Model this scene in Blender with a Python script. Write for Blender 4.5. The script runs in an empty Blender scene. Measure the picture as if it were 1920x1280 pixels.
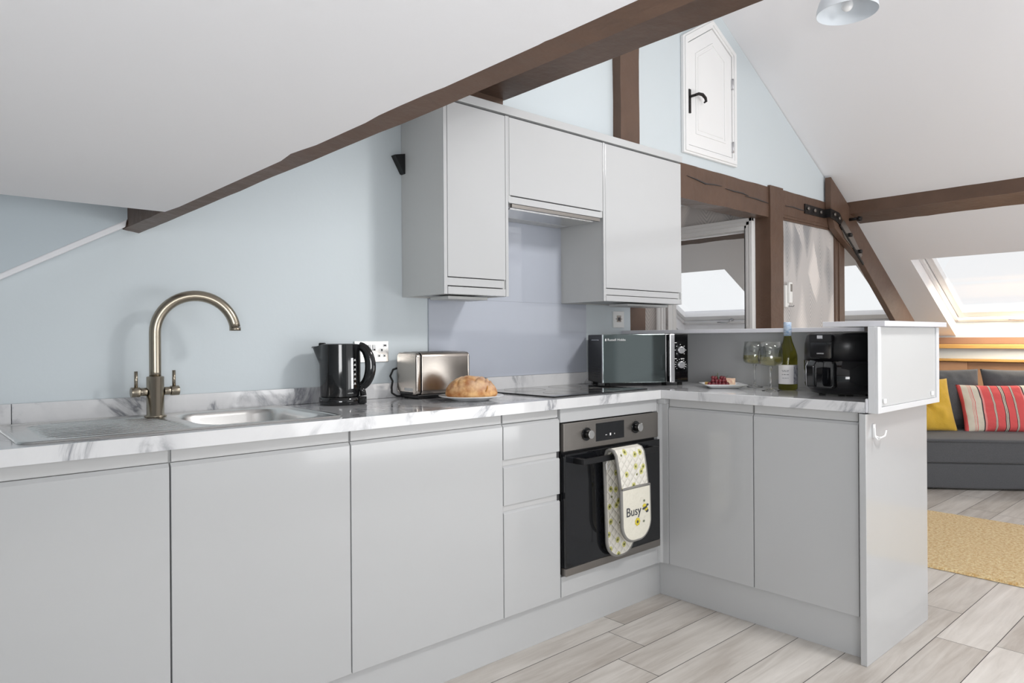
import bpy, bmesh, math, random
from mathutils import Vector, Matrix, noise
random.seed(7)
SC = bpy.context.scene
COL = SC.collection
PI = math.pi

# ------------------------------------------------------------------ camera, world, light, exposure
YAW = math.radians(47.995); ROLL = math.radians(-0.3937)
Fw = Vector((math.cos(YAW), math.sin(YAW), 0)); Rt = Vector((Fw.y, -Fw.x, 0)); Up = Vector((0, 0, 1))
cam_d = bpy.data.cameras.new('camera'); cam = bpy.data.objects.new('camera', cam_d); COL.objects.link(cam)
cX = Rt * math.cos(ROLL) + Up * math.sin(ROLL); cY = Up * math.cos(ROLL) - Rt * math.sin(ROLL); cZ = -Fw
M = Matrix((cX, cY, cZ)).transposed().to_4x4(); M.translation = Vector((-2.5407, -2.4498, 1.1422))
cam.matrix_world = M
cam_d.sensor_width = 36; cam_d.lens = 1318.06 / 1920 * 36; cam_d.shift_y = -6.84 / 1920; cam_d.clip_start = 0.02
SC.camera = cam

W_ = bpy.data.worlds.new('sky'); SC.world = W_; W_.use_nodes = True
bg = W_.node_tree.nodes['Background']; bg.inputs[0].default_value = (0.96, 0.98, 1.0, 1); bg.inputs[1].default_value = 1.0

def area(name, loc, target, sx, sy, power, color):
    l = bpy.data.lights.new(name, 'AREA'); l.shape = 'RECTANGLE'; l.size = sx; l.size_y = sy; l.energy = power; l.color = color
    o = bpy.data.objects.new(name, l); COL.objects.link(o); o.location = loc
    d = Vector(target) - Vector(loc); o.rotation_euler = d.to_track_quat('-Z', 'Y').to_euler()
    return o
# daylight at the living and bedroom roof windows, plus added lamps
area('added_key_light', (0.02, -2.38, 2.50), (-0.95, -0.2, 1.1), 0.30, 0.30, 24, (1.0, 0.99, 0.97))  # added lamp, placed by the cast shadows; no known window there
area('living_window_daylight', (4.70, -0.85, 1.50), (4.9, -0.6, 1.0), 0.5, 0.8, 17, (1.0, 0.88, 0.70))
area('bedroom_window_daylight', (4.55, 2.05, 1.62), (3.4, 1.7, .3), 0.8, 1.0, 9, (0.95, 0.97, 1.0))
area('bedroom_side_window_daylight', (4.60, .65, 1.58), (3.4, .9, .3), 0.8, 0.8, 7, (1.0, 0.97, .92))
area('gable_fill_light', (1.6, -4.15, .6), (1.4, -1.2, 5), 3.4, 1.4, 58, (0.98, 0.99, 1.0))  # added fill at the open gable end, aimed up to brighten the ceilings
area('left_fill_light', (-2.92, -3.2, 1.1), (0.0, -1.2, 1.5), 1.3, .65, 36, (0.98, 0.99, 1.0))  # added fill lamp on the unseen left side
SC.view_settings.view_transform = 'Standard'; SC.view_settings.look = 'None'; SC.view_settings.gamma = 1
SC.view_settings.use_curve_mapping = False; SC.view_settings.exposure = 0.0

# ------------------------------------------------------------------ material helpers
def srgb(r, g, b):
    f = lambda c: (c / 255 / 12.92) if c / 255 <= 0.04045 else ((c / 255 + 0.055) / 1.055) ** 2.4
    return (f(r), f(g), f(b), 1)
def newmat(name):
    m = bpy.data.materials.new(name); m.use_nodes = True; return m, m.node_tree, m.node_tree.nodes['Principled BSDF']
def N(t, typ, **kw):
    n = t.nodes.new(typ)
    for k, v in kw.items():
        if k.startswith('i_'): n.inputs[int(k[2:]) if k[2:].isdigit() else k[2:]].default_value = v
        else: setattr(n, k, v)
    return n
def pmat(name, col, rough=0.5, metal=0.0, coat=0.0, var=0.0, vscale=6.0, vstretch=(1, 1, 1), bump=0.0, bscale=40.0, bstretch=(1, 1, 1), trans=0.0, ior=1.45, sheen=0.0, col2=None):
    m, t, b = newmat(name)
    b.inputs['Base Color'].default_value = col; b.inputs['Roughness'].default_value = rough; b.inputs['Metallic'].default_value = metal
    b.inputs['Coat Weight'].default_value = coat; b.inputs['Coat Roughness'].default_value = 0.05
    b.inputs['Transmission Weight'].default_value = trans; b.inputs['IOR'].default_value = ior
    b.inputs['Sheen Weight'].default_value = sheen
    tc = N(t, 'ShaderNodeTexCoord')
    if var > 0 or col2:
        mp = N(t, 'ShaderNodeMapping'); mp.inputs['Scale'].default_value = vstretch; t.links.new(tc.outputs['Object'], mp.inputs[0])
        n = N(t, 'ShaderNodeTexNoise'); n.inputs['Scale'].default_value = vscale; n.inputs['Detail'].default_value = 5; t.links.new(mp.outputs[0], n.inputs['Vector'])
        mx = N(t, 'ShaderNodeMix', data_type='RGBA')
        c2 = col2 or tuple([max(0, c * (1 - var)) for c in col[:3]] + [1])
        c1 = col if col2 else tuple([min(1, c * (1 + var * .5)) for c in col[:3]] + [1])
        mr = N(t, 'ShaderNodeMapRange'); mr.inputs[1].default_value = .3; mr.inputs[2].default_value = .7; t.links.new(n.outputs[0], mr.inputs[0])
        mx.inputs[6].default_value = c2; mx.inputs[7].default_value = c1
        t.links.new(mr.outputs[0], mx.inputs[0]); t.links.new(mx.outputs[2], b.inputs['Base Color'])
    if bump > 0:
        mp = N(t, 'ShaderNodeMapping'); mp.inputs['Scale'].default_value = bstretch; t.links.new(tc.outputs['Object'], mp.inputs[0])
        n = N(t, 'ShaderNodeTexNoise'); n.inputs['Scale'].default_value = bscale; n.inputs['Detail'].default_value = 4; t.links.new(mp.outputs[0], n.inputs['Vector'])
        bp = N(t, 'ShaderNodeBump'); bp.inputs['Strength'].default_value = bump; bp.inputs['Distance'].default_value = 0.01
        t.links.new(n.outputs[0], bp.inputs['Height']); t.links.new(bp.outputs[0], b.inputs['Normal'])
    return m
def math_n(t, op, a, b=None, c=None, clamp=False):
    n = N(t, 'ShaderNodeMath', operation=op); n.use_clamp = clamp
    for i, v in enumerate((a, b, c)):
        if v is None: continue
        if isinstance(v, (int, float)): n.inputs[i].default_value = v
        else: t.links.new(v, n.inputs[i])
    return n.outputs[0]
def mixc(t, fac, a, b):
    n = N(t, 'ShaderNodeMix', data_type='RGBA')
    for i, v in ((0, fac), (6, a), (7, b)):
        if isinstance(v, (int, float)): n.inputs[i].default_value = v
        elif isinstance(v, tuple): n.inputs[i].default_value = v
        else: t.links.new(v, n.inputs[i])
    return n.outputs[2]

MT = {}
MT['wall'] = pmat('wall_paint_pale_blue', srgb(207, 215, 219), .6, bump=.04, bscale=60)
MT['wall2'] = pmat('wall_paint_darker_blue', srgb(196, 206, 212), .6, bump=.04, bscale=60)
MT['ceil'] = pmat('ceiling_paint', srgb(240, 240, 243), .75, bump=.05, bscale=30)
MT['white'] = pmat('white_gloss_paint', srgb(238, 238, 238), .3)
MT['upvc'] = pmat('white_window_frame', srgb(236, 236, 238), .3)
MT['brown'] = pmat('brown_painted_timber', srgb(97, 75, 62), .45, var=.12, vscale=9, vstretch=(1, 1, 1), bump=.35, bscale=22)
MT['cab'] = pmat('light_grey_gloss_cabinet', srgb(188, 189, 190), .13, coat=.3)
MT['cabm'] = pmat('light_grey_matt_cabinet', srgb(196, 197, 196), .4)
MT['groove'] = pmat('grey_handle_channel', srgb(190, 190, 190), .35)
MT['darkgap'] = pmat('dark_gap', srgb(60, 60, 62), .6)
MT['splash'] = pmat('lavender_grey_glass', srgb(182, 187, 198), .07, coat=.4)
MT['steel'] = pmat('brushed_steel', srgb(222, 221, 219), .24, 1.0, bump=.06, bscale=60, bstretch=(1, 30, 30))
MT['steeld'] = pmat('satin_steel_fascia', srgb(150, 145, 140), .32, .9, bump=.05, bscale=60, bstretch=(1, 1, 30))
MT['toast'] = pmat('brushed_toaster_steel', srgb(186, 178, 170), .26, 1.0, bump=.05, bscale=50, bstretch=(1, 1, 25))
MT['bronze'] = pmat('brushed_bronze_nickel', srgb(160, 151, 136), .27, 1.0, bump=.04, bscale=60, bstretch=(30, 30, 1))
MT['black'] = pmat('glossy_black_plastic', srgb(16, 16, 18), .08, coat=.4)
MT['blackm'] = pmat('satin_black_plastic', srgb(22, 22, 24), .35)
MT['iron'] = pmat('black_iron', srgb(40, 38, 38), .4, .5, bump=.3, bscale=80)
MT['hob'] = pmat('black_ceramic_glass', srgb(18, 19, 20), .04, coat=.5)
MT['ovenglass'] = pmat('black_oven_glass', srgb(22, 23, 26), .05, coat=.3)
MT['mwglass'] = pmat('mirrored_dark_door_glass', srgb(92, 100, 100), .06, .75)
MT['porc'] = pmat('white_porcelain', srgb(240, 241, 242), .12, coat=.3)
MT['silver'] = pmat('silver_plastic', srgb(205, 205, 208), .25, .7)
MT['print'] = pmat('white_print', srgb(235, 235, 235), .5)
MT['printd'] = pmat('dark_print', srgb(70, 72, 78), .5)
MT['shelf'] = pmat('white_laminate', srgb(214, 214, 219), .3)
MT['boxin'] = pmat('pale_grey_inset_panel', srgb(194, 195, 195), .4)
MT['boxw'] = pmat('white_melamine', srgb(214, 215, 217), .35)
MT['sofa'] = pmat('charcoal_upholstery', srgb(86, 87, 90), .9, var=.15, vscale=180, bump=.25, bscale=260, sheen=.2)
MT['yellow'] = pmat('mustard_cotton', srgb(222, 178, 62), .85, var=.08, vscale=14, bump=.3, bscale=130, sheen=.2)
MT['pine'] = pmat('varnished_pine', srgb(214, 166, 100), .35, var=.18, vscale=5, vstretch=(10, 1, 10))
MT['ply'] = pmat('brown_panel_wood', srgb(190, 148, 116), .4, var=.12, vscale=6, vstretch=(8, 1, 1))
MT['fascia'] = pmat('brown_painted_board', srgb(152, 120, 100), .5, var=.08)
MT['lampshade'] = pmat('pale_blue_white_enamel', srgb(226, 232, 238), .4)
MT['remote'] = pmat('white_plastic', srgb(238, 238, 236), .4)
MT['cheese'] = pmat('yellow_hard_cheese', srgb(232, 190, 110), .6, var=.15, vscale=60)
MT['stilton'] = pmat('pale_fruit_cheese', srgb(240, 222, 190), .6, col2=srgb(205, 150, 135), vscale=90)
MT['stem'] = pmat('green_grape_stem', srgb(84, 92, 60), .7)
MT['mud'] = pmat('feet_rubber', srgb(30, 30, 30), .7)
MT['binding'] = pmat('grey_binding', srgb(136, 134, 130), .8)
MT['beey'] = pmat('yellow_embroidery', srgb(214, 196, 66), .8)
MT['leaf'] = pmat('grey_green_embroidery', srgb(120, 128, 108), .8)
MT['piping'] = pmat('cream_trim', srgb(235, 230, 220), .8)

def glassmat(name, tint, rough=0.0, ior=1.45):
    m, t, b = newmat(name)
    b.inputs['Base Color'].default_value = tint; b.inputs['Transmission Weight'].default_value = 1; b.inputs['Roughness'].default_value = rough; b.inputs['IOR'].default_value = ior
    return m
def thinglass():
    m = bpy.data.materials.new('clear_glass'); m.use_nodes = True; t = m.node_tree; t.nodes.clear()
    o = N(t, 'ShaderNodeOutputMaterial'); tr = N(t, 'ShaderNodeBsdfTransparent'); tr.inputs[0].default_value = (.97, .98, .97, 1); g = N(t, 'ShaderNodeBsdfGlossy'); g.inputs['Roughness'].default_value = .02
    lw = N(t, 'ShaderNodeLayerWeight'); lw.inputs[0].default_value = .5
    mx = N(t, 'ShaderNodeMixShader'); t.links.new(math_n(t, 'ADD', math_n(t, 'MULTIPLY', math_n(t, 'POWER', lw.outputs['Facing'], 2.5), .55), .06), mx.inputs[0])
    t.links.new(tr.outputs[0], mx.inputs[1]); t.links.new(g.outputs[0], mx.inputs[2]); t.links.new(mx.outputs[0], o.inputs[0]); return m
MT['glass'] = thinglass()
MT['solidglass'] = glassmat('solid_stem_glass', (1, 1, 1, 1))
MT['wine'] = glassmat('white_wine', srgb(240, 230, 172), 0, 1.33)
MT['bottle'] = glassmat('green_bottle_glass', srgb(158, 154, 66), .02, 1.3)
def panemat():
    m = bpy.data.materials.new('window_pane_glass'); m.use_nodes = True; t = m.node_tree; t.nodes.clear()
    o = N(t, 'ShaderNodeOutputMaterial'); tr = N(t, 'ShaderNodeBsdfTransparent'); g = N(t, 'ShaderNodeBsdfGlossy'); g.inputs['Roughness'].default_value = .02
    mx = N(t, 'ShaderNodeMixShader'); mx.inputs[0].default_value = .05
    t.links.new(tr.outputs[0], mx.inputs[1]); t.links.new(g.outputs[0], mx.inputs[2]); t.links.new(mx.outputs[0], o.inputs[0]); return m
MT['pane'] = panemat()

def marble():
    m, t, b = newmat('white_marble_laminate')
    tc = N(t, 'ShaderNodeTexCoord')
    n0 = N(t, 'ShaderNodeTexNoise'); n0.inputs['Scale'].default_value = 2.3; n0.inputs['Detail'].default_value = 9; n0.inputs['Roughness'].default_value = .62; n0.inputs['Distortion'].default_value = .9
    t.links.new(tc.outputs['Object'], n0.inputs['Vector'])
    v = math_n(t, 'ABSOLUTE', math_n(t, 'SUBTRACT', n0.outputs[0], .5))
    vein = math_n(t, 'SUBTRACT', 1.0, math_n(t, 'MULTIPLY', v, 22.0), clamp=True)
    vein = math_n(t, 'POWER', vein, 1.6)
    n1 = N(t, 'ShaderNodeTexNoise'); n1.inputs['Scale'].default_value = 4.2; n1.inputs['Detail'].default_value = 3
    t.links.new(tc.outputs['Object'], n1.inputs['Vector'])
    mr = N(t, 'ShaderNodeMapRange'); mr.inputs[1].default_value = .42; mr.inputs[2].default_value = .58; t.links.new(n1.outputs[0], mr.inputs[0])
    vein = math_n(t, 'MULTIPLY', vein, mr.outputs[0], clamp=True)
    soft = math_n(t, 'MULTIPLY', math_n(t, 'SUBTRACT', 1.0, math_n(t, 'MULTIPLY', v, 7.0), clamp=True), .16)
    base = mixc(t, soft, srgb(222, 222, 223), srgb(166, 168, 174))
    col = mixc(t, math_n(t, 'MULTIPLY', vein, .85), base, srgb(112, 114, 122))
    t.links.new(col, b.inputs['Base Color']); b.inputs['Roughness'].default_value = .1; b.inputs['Coat Weight'].default_value = .3; b.inputs['Coat Roughness'].default_value = .04
    return m
MT['marble'] = marble()

def plankmat():
    m, t, b = newmat('grey_oak_floor')
    at = N(t, 'ShaderNodeVertexColor'); at.layer_name = 'tone'
    tc = N(t, 'ShaderNodeTexCoord')
    sp = N(t, 'ShaderNodeSeparateColor'); t.links.new(at.outputs[0], sp.inputs[0])
    off = N(t, 'ShaderNodeCombineXYZ'); t.links.new(math_n(t, 'MULTIPLY', sp.outputs[1], 37.0), off.inputs[0]); t.links.new(math_n(t, 'MULTIPLY', sp.outputs[2], 11.0), off.inputs[1])
    ad = N(t, 'ShaderNodeVectorMath', operation='ADD'); t.links.new(tc.outputs['Object'], ad.inputs[0]); t.links.new(off.outputs[0], ad.inputs[1])
    mp = N(t, 'ShaderNodeMapping'); mp.inputs['Scale'].default_value = (1.2, 14, 1); t.links.new(ad.outputs[0], mp.inputs[0])
    n = N(t, 'ShaderNodeTexNoise'); n.inputs['Scale'].default_value = 2.2; n.inputs['Detail'].default_value = 8; n.inputs['Roughness'].default_value = .62; n.inputs['Distortion'].default_value = .8
    t.links.new(mp.outputs[0], n.inputs['Vector'])
    mp2 = N(t, 'ShaderNodeMapping'); mp2.inputs['Scale'].default_value = (1.4, 4, 1); t.links.new(ad.outputs[0], mp2.inputs[0])
    n2 = N(t, 'ShaderNodeTexNoise'); n2.inputs['Scale'].default_value = 1.5; n2.inputs['Detail'].default_value = 3; t.links.new(mp2.outputs[0], n2.inputs['Vector'])
    f = math_n(t, 'ADD', math_n(t, 'MULTIPLY', n.outputs[0], .75), math_n(t, 'MULTIPLY', n2.outputs[0], .6))
    f = math_n(t, 'ADD', f, math_n(t, 'MULTIPLY', math_n(t, 'SUBTRACT', sp.outputs[0], .5), .28))
    mr = N(t, 'ShaderNodeMapRange'); mr.inputs[1].default_value = .35; mr.inputs[2].default_value = 1.0; t.links.new(f, mr.inputs[0])
    cr = N(t, 'ShaderNodeValToRGB'); cr.color_ramp.elements[0].color = srgb(172, 163, 154); cr.color_ramp.elements[1].color = srgb(228, 223, 217)
    e = cr.color_ramp.elements.new(.5); e.color = srgb(204, 198, 191)
    t.links.new(mr.outputs[0], cr.inputs[0]); t.links.new(cr.outputs[0], b.inputs['Base Color'])
    b.inputs['Roughness'].default_value = .38
    bp = N(t, 'ShaderNodeBump'); bp.inputs['Strength'].default_value = .08; bp.inputs['Distance'].default_value = .003; t.links.new(n.outputs[0], bp.inputs['Height']); t.links.new(bp.outputs[0], b.inputs['Normal'])
    return m
MT['plank'] = plankmat()

def featherpaper():
    m, t, b = newmat('feather_wallpaper')
    tc = N(t, 'ShaderNodeTexCoord'); s = N(t, 'ShaderNodeSeparateXYZ'); t.links.new(tc.outputs['Object'], s.inputs[0])
    h = math_n(t, 'ADD', s.outputs[0], s.outputs[1])
    wv = N(t, 'ShaderNodeTexNoise'); wv.inputs['Scale'].default_value = 3.0; t.links.new(tc.outputs['Object'], wv.inputs['Vector'])
    h = math_n(t, 'ADD', h, math_n(t, 'MULTIPLY', wv.outputs[0], .12))
    cx = math_n(t, 'MULTIPLY', h, 6.0); cz = math_n(t, 'MULTIPLY', s.outputs[2], 2.6)
    cb = N(t, 'ShaderNodeCombineXYZ'); t.links.new(cx, cb.inputs[0]); t.links.new(cz, cb.inputs[1])
    vo = N(t, 'ShaderNodeTexVoronoi'); vo.voronoi_dimensions = '2D'; vo.inputs['Scale'].default_value = 1; vo.inputs['Randomness'].default_value = .75; t.links.new(cb.outputs[0], vo.inputs['Vector'])
    ps = N(t, 'ShaderNodeSeparateXYZ'); t.links.new(vo.outputs['Position'], ps.inputs[0])
    dx = math_n(t, 'ABSOLUTE', math_n(t, 'SUBTRACT', cx, ps.outputs[0])); dz = math_n(t, 'SUBTRACT', cz, ps.outputs[1])
    dist = math_n(t, 'ADD', math_n(t, 'MULTIPLY', dx, 1.35), math_n(t, 'ABSOLUTE', dz))
    env = math_n(t, 'SUBTRACT', 1.15, math_n(t, 'MULTIPLY', dist, 1.3), clamp=True)
    ch = math_n(t, 'SINE', math_n(t, 'MULTIPLY', math_n(t, 'SUBTRACT', dz, math_n(t, 'MULTIPLY', dx, .55)), 80.0))
    cs = N(t, 'ShaderNodeSeparateColor'); t.links.new(vo.outputs['Color'], cs.inputs[0])
    tone = math_n(t, 'SUBTRACT', cs.outputs[0], .45)
    k = math_n(t, 'MULTIPLY', env, math_n(t, 'ADD', math_n(t, 'MULTIPLY', tone, 2.2), math_n(t, 'MULTIPLY', ch, .24)))
    f = math_n(t, 'ADD', .5, k, clamp=True)
    col = mixc(t, f, srgb(150, 150, 152), srgb(232, 226, 222))
    t.links.new(col, b.inputs['Base Color']); b.inputs['Roughness'].default_value = .6
    return m
MT['paper'] = featherpaper()

def glovemat():
    m, t, b = newmat('quilted_floral_cotton')
    tc = N(t, 'ShaderNodeTexCoord'); s = N(t, 'ShaderNodeSeparateXYZ'); t.links.new(tc.outputs['Object'], s.inputs[0])
    cb = N(t, 'ShaderNodeCombineXYZ'); t.links.new(s.outputs[0], cb.inputs[0]); t.links.new(s.outputs[2], cb.inputs[1])
    vo = N(t, 'ShaderNodeTexVoronoi'); vo.voronoi_dimensions = '2D'; vo.inputs['Scale'].default_value = 22; vo.inputs['Randomness'].default_value = .8; t.links.new(cb.outputs[0], vo.inputs['Vector'])
    cs = N(t, 'ShaderNodeSeparateColor'); t.links.new(vo.outputs['Color'], cs.inputs[0])
    d = vo.outputs['Distance']
    yel = math_n(t, 'MULTIPLY', math_n(t, 'LESS_THAN', d, .26), math_n(t, 'LESS_THAN', cs.outputs[0], .55))
    dk = math_n(t, 'MULTIPLY', math_n(t, 'LESS_THAN', d, .11), math_n(t, 'LESS_THAN', cs.outputs[0], .8))
    c = mixc(t, yel, srgb(228, 224, 214), srgb(206, 202, 128)); c = mixc(t, dk, c, srgb(112, 114, 62))
    t.links.new(c, b.inputs['Base Color']); b.inputs['Roughness'].default_value = .85
    q1 = math_n(t, 'ABSOLUTE', math_n(t, 'SINE', math_n(t, 'MULTIPLY', math_n(t, 'ADD', s.outputs[0], s.outputs[2]), 85.0)))
    q2 = math_n(t, 'ABSOLUTE', math_n(t, 'SINE', math_n(t, 'MULTIPLY', math_n(t, 'SUBTRACT', s.outputs[0], s.outputs[2]), 85.0)))
    q = math_n(t, 'POWER', math_n(t, 'MULTIPLY', q1, q2), .4)
    bp = N(t, 'ShaderNodeBump'); bp.inputs['Strength'].default_value = .7; bp.inputs['Distance'].default_value = .006; t.links.new(q, bp.inputs['Height']); t.links.new(bp.outputs[0], b.inputs['Normal'])
    return m
MT['glove'] = glovemat()
MT['glovep'] = pmat('cream_pocket_cotton', srgb(226, 222, 208), .85, bump=.5, bscale=40)

def stripemat():
    m, t, b = newmat('striped_cotton')
    tc = N(t, 'ShaderNodeTexCoord'); s = N(t, 'ShaderNodeSeparateXYZ'); t.links.new(tc.outputs['Object'], s.inputs[0])
    # the stripes run up the cover; x is measured from the cushion's left seam
    u = math_n(t, 'ADD', math_n(t, 'MULTIPLY', s.outputs[0], 1 / .56), .5)
    cr = N(t, 'ShaderNodeValToRGB'); cr.color_ramp.interpolation = 'CONSTANT'
    red = srgb(226, 92, 92); cream = srgb(224, 214, 196); blk = srgb(60, 58, 60); pink = srgb(236, 150, 145)
    st = [(0, red), (.015, cream), (.09, red), (.097, cream), (.106, red), (.113, cream), (.122, red), (.13, cream), (.205, blk), (.222, pink), (.245, red),
          (.345, blk), (.350, cream), (.357, blk), (.362, cream), (.369, blk), (.374, red),
          (.475, blk), (.487, cream), (.497, blk), (.507, cream), (.517, blk), (.53, red),
          (.625, blk), (.630, cream), (.637, blk), (.642, cream), (.649, blk), (.654, red), (.755, pink), (.775, blk), (.79, cream), (.87, red), (.877, cream), (.886, red), (.893, cream), (.98, red)]
    el = cr.color_ramp.elements
    el[0].position = 0; el[0].color = st[0][1]; el[1].position = st[1][0]; el[1].color = st[1][1]
    # a ramp holds 32 stops: the remaining right-hand stops go to a second ramp
    for p, c in st[2:30]: e = el.new(p); e.color = c
    cr2 = N(t, 'ShaderNodeValToRGB'); cr2.color_ramp.interpolation = 'CONSTANT'; el2 = cr2.color_ramp.elements
    el2[0].position = 0; el2[0].color = red; el2[1].position = st[30][0]; el2[1].color = st[30][1]
    for p, c in st[31:]: e = el2.new(p); e.color = c
    t.links.new(u, cr.inputs[0]); t.links.new(u, cr2.inputs[0])
    c = mixc(t, math_n(t, 'GREATER_THAN', u, st[30][0]), cr.outputs[0], cr2.outputs[0])
    t.links.new(c, b.inputs['Base Color']); b.inputs['Roughness'].default_value = .85
    n = N(t, 'ShaderNodeTexNoise'); n.inputs['Scale'].default_value = 18; t.links.new(tc.outputs['Object'], n.inputs['Vector'])
    bp = N(t, 'ShaderNodeBump'); bp.inputs['Strength'].default_value = .3; bp.inputs['Distance'].default_value = .02; t.links.new(n.outputs[0], bp.inputs['Height']); t.links.new(bp.outputs[0], b.inputs['Normal'])
    return m
MT['stripe'] = stripemat()

def breadmat():
    m, t, b = newmat('crusty_bread')
    tc = N(t, 'ShaderNodeTexCoord')
    n = N(t, 'ShaderNodeTexNoise'); n.inputs['Scale'].default_value = 38; n.inputs['Detail'].default_value = 6; t.links.new(tc.outputs['Object'], n.inputs['Vector'])
    n2 = N(t, 'ShaderNodeTexNoise'); n2.inputs['Scale'].default_value = 11; n2.inputs['Detail'].default_value = 4; t.links.new(tc.outputs['Object'], n2.inputs['Vector'])
    cr = N(t, 'ShaderNodeValToRGB'); cr.color_ramp.elements[0].position = .33; cr.color_ramp.elements[0].color = srgb(176, 112, 60); cr.color_ramp.elements[1].position = .66; cr.color_ramp.elements[1].color = srgb(228, 184, 128)
    t.links.new(n.outputs[0], cr.inputs[0])
    s = N(t, 'ShaderNodeSeparateXYZ'); t.links.new(tc.outputs['Object'], s.inputs[0])
    fl = math_n(t, 'MULTIPLY', math_n(t, 'MULTIPLY', math_n(t, 'SUBTRACT', s.outputs[2], .022), 22.0, clamp=True), math_n(t, 'MULTIPLY', math_n(t, 'SUBTRACT', n2.outputs[0], .38), 4.0, clamp=True), clamp=True)
    c = mixc(t, math_n(t, 'MULTIPLY', fl, .7), cr.outputs[0], srgb(222, 200, 184))
    t.links.new(c, b.inputs['Base Color']); b.inputs['Roughness'].default_value = .8
    bp = N(t, 'ShaderNodeBump'); bp.inputs['Strength'].default_value = .6; bp.inputs['Distance'].default_value = .004; t.links.new(n.outputs[0], bp.inputs['Height']); t.links.new(bp.outputs[0], b.inputs['Normal'])
    return m
MT['bread'] = breadmat()
MT['crumb'] = pmat('torn_bread_crust', srgb(206, 148, 84), .85, bump=.5, bscale=90)
MT['grape'] = pmat('red_grape_skin', srgb(120, 42, 48), .22, col2=srgb(62, 22, 32), vscale=30, coat=.2)
MT['rug'] = pmat('mustard_cream_rug', srgb(252, 232, 184), .95, col2=srgb(214, 168, 96), vscale=70, bump=1.0, bscale=140, sheen=.2)
MT['capsule'] = pmat('blue_patterned_capsule', srgb(226, 232, 240), .35, col2=srgb(120, 160, 200), vscale=70, vstretch=(1, 1, 3))
MT['label'] = pmat('paper_label', srgb(232, 230, 232), .6)
MT['labelp'] = pmat('zigzag_label_pattern', srgb(216, 216, 222), .6, col2=srgb(70, 72, 92), vscale=60, vstretch=(3, 3, 1))

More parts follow.
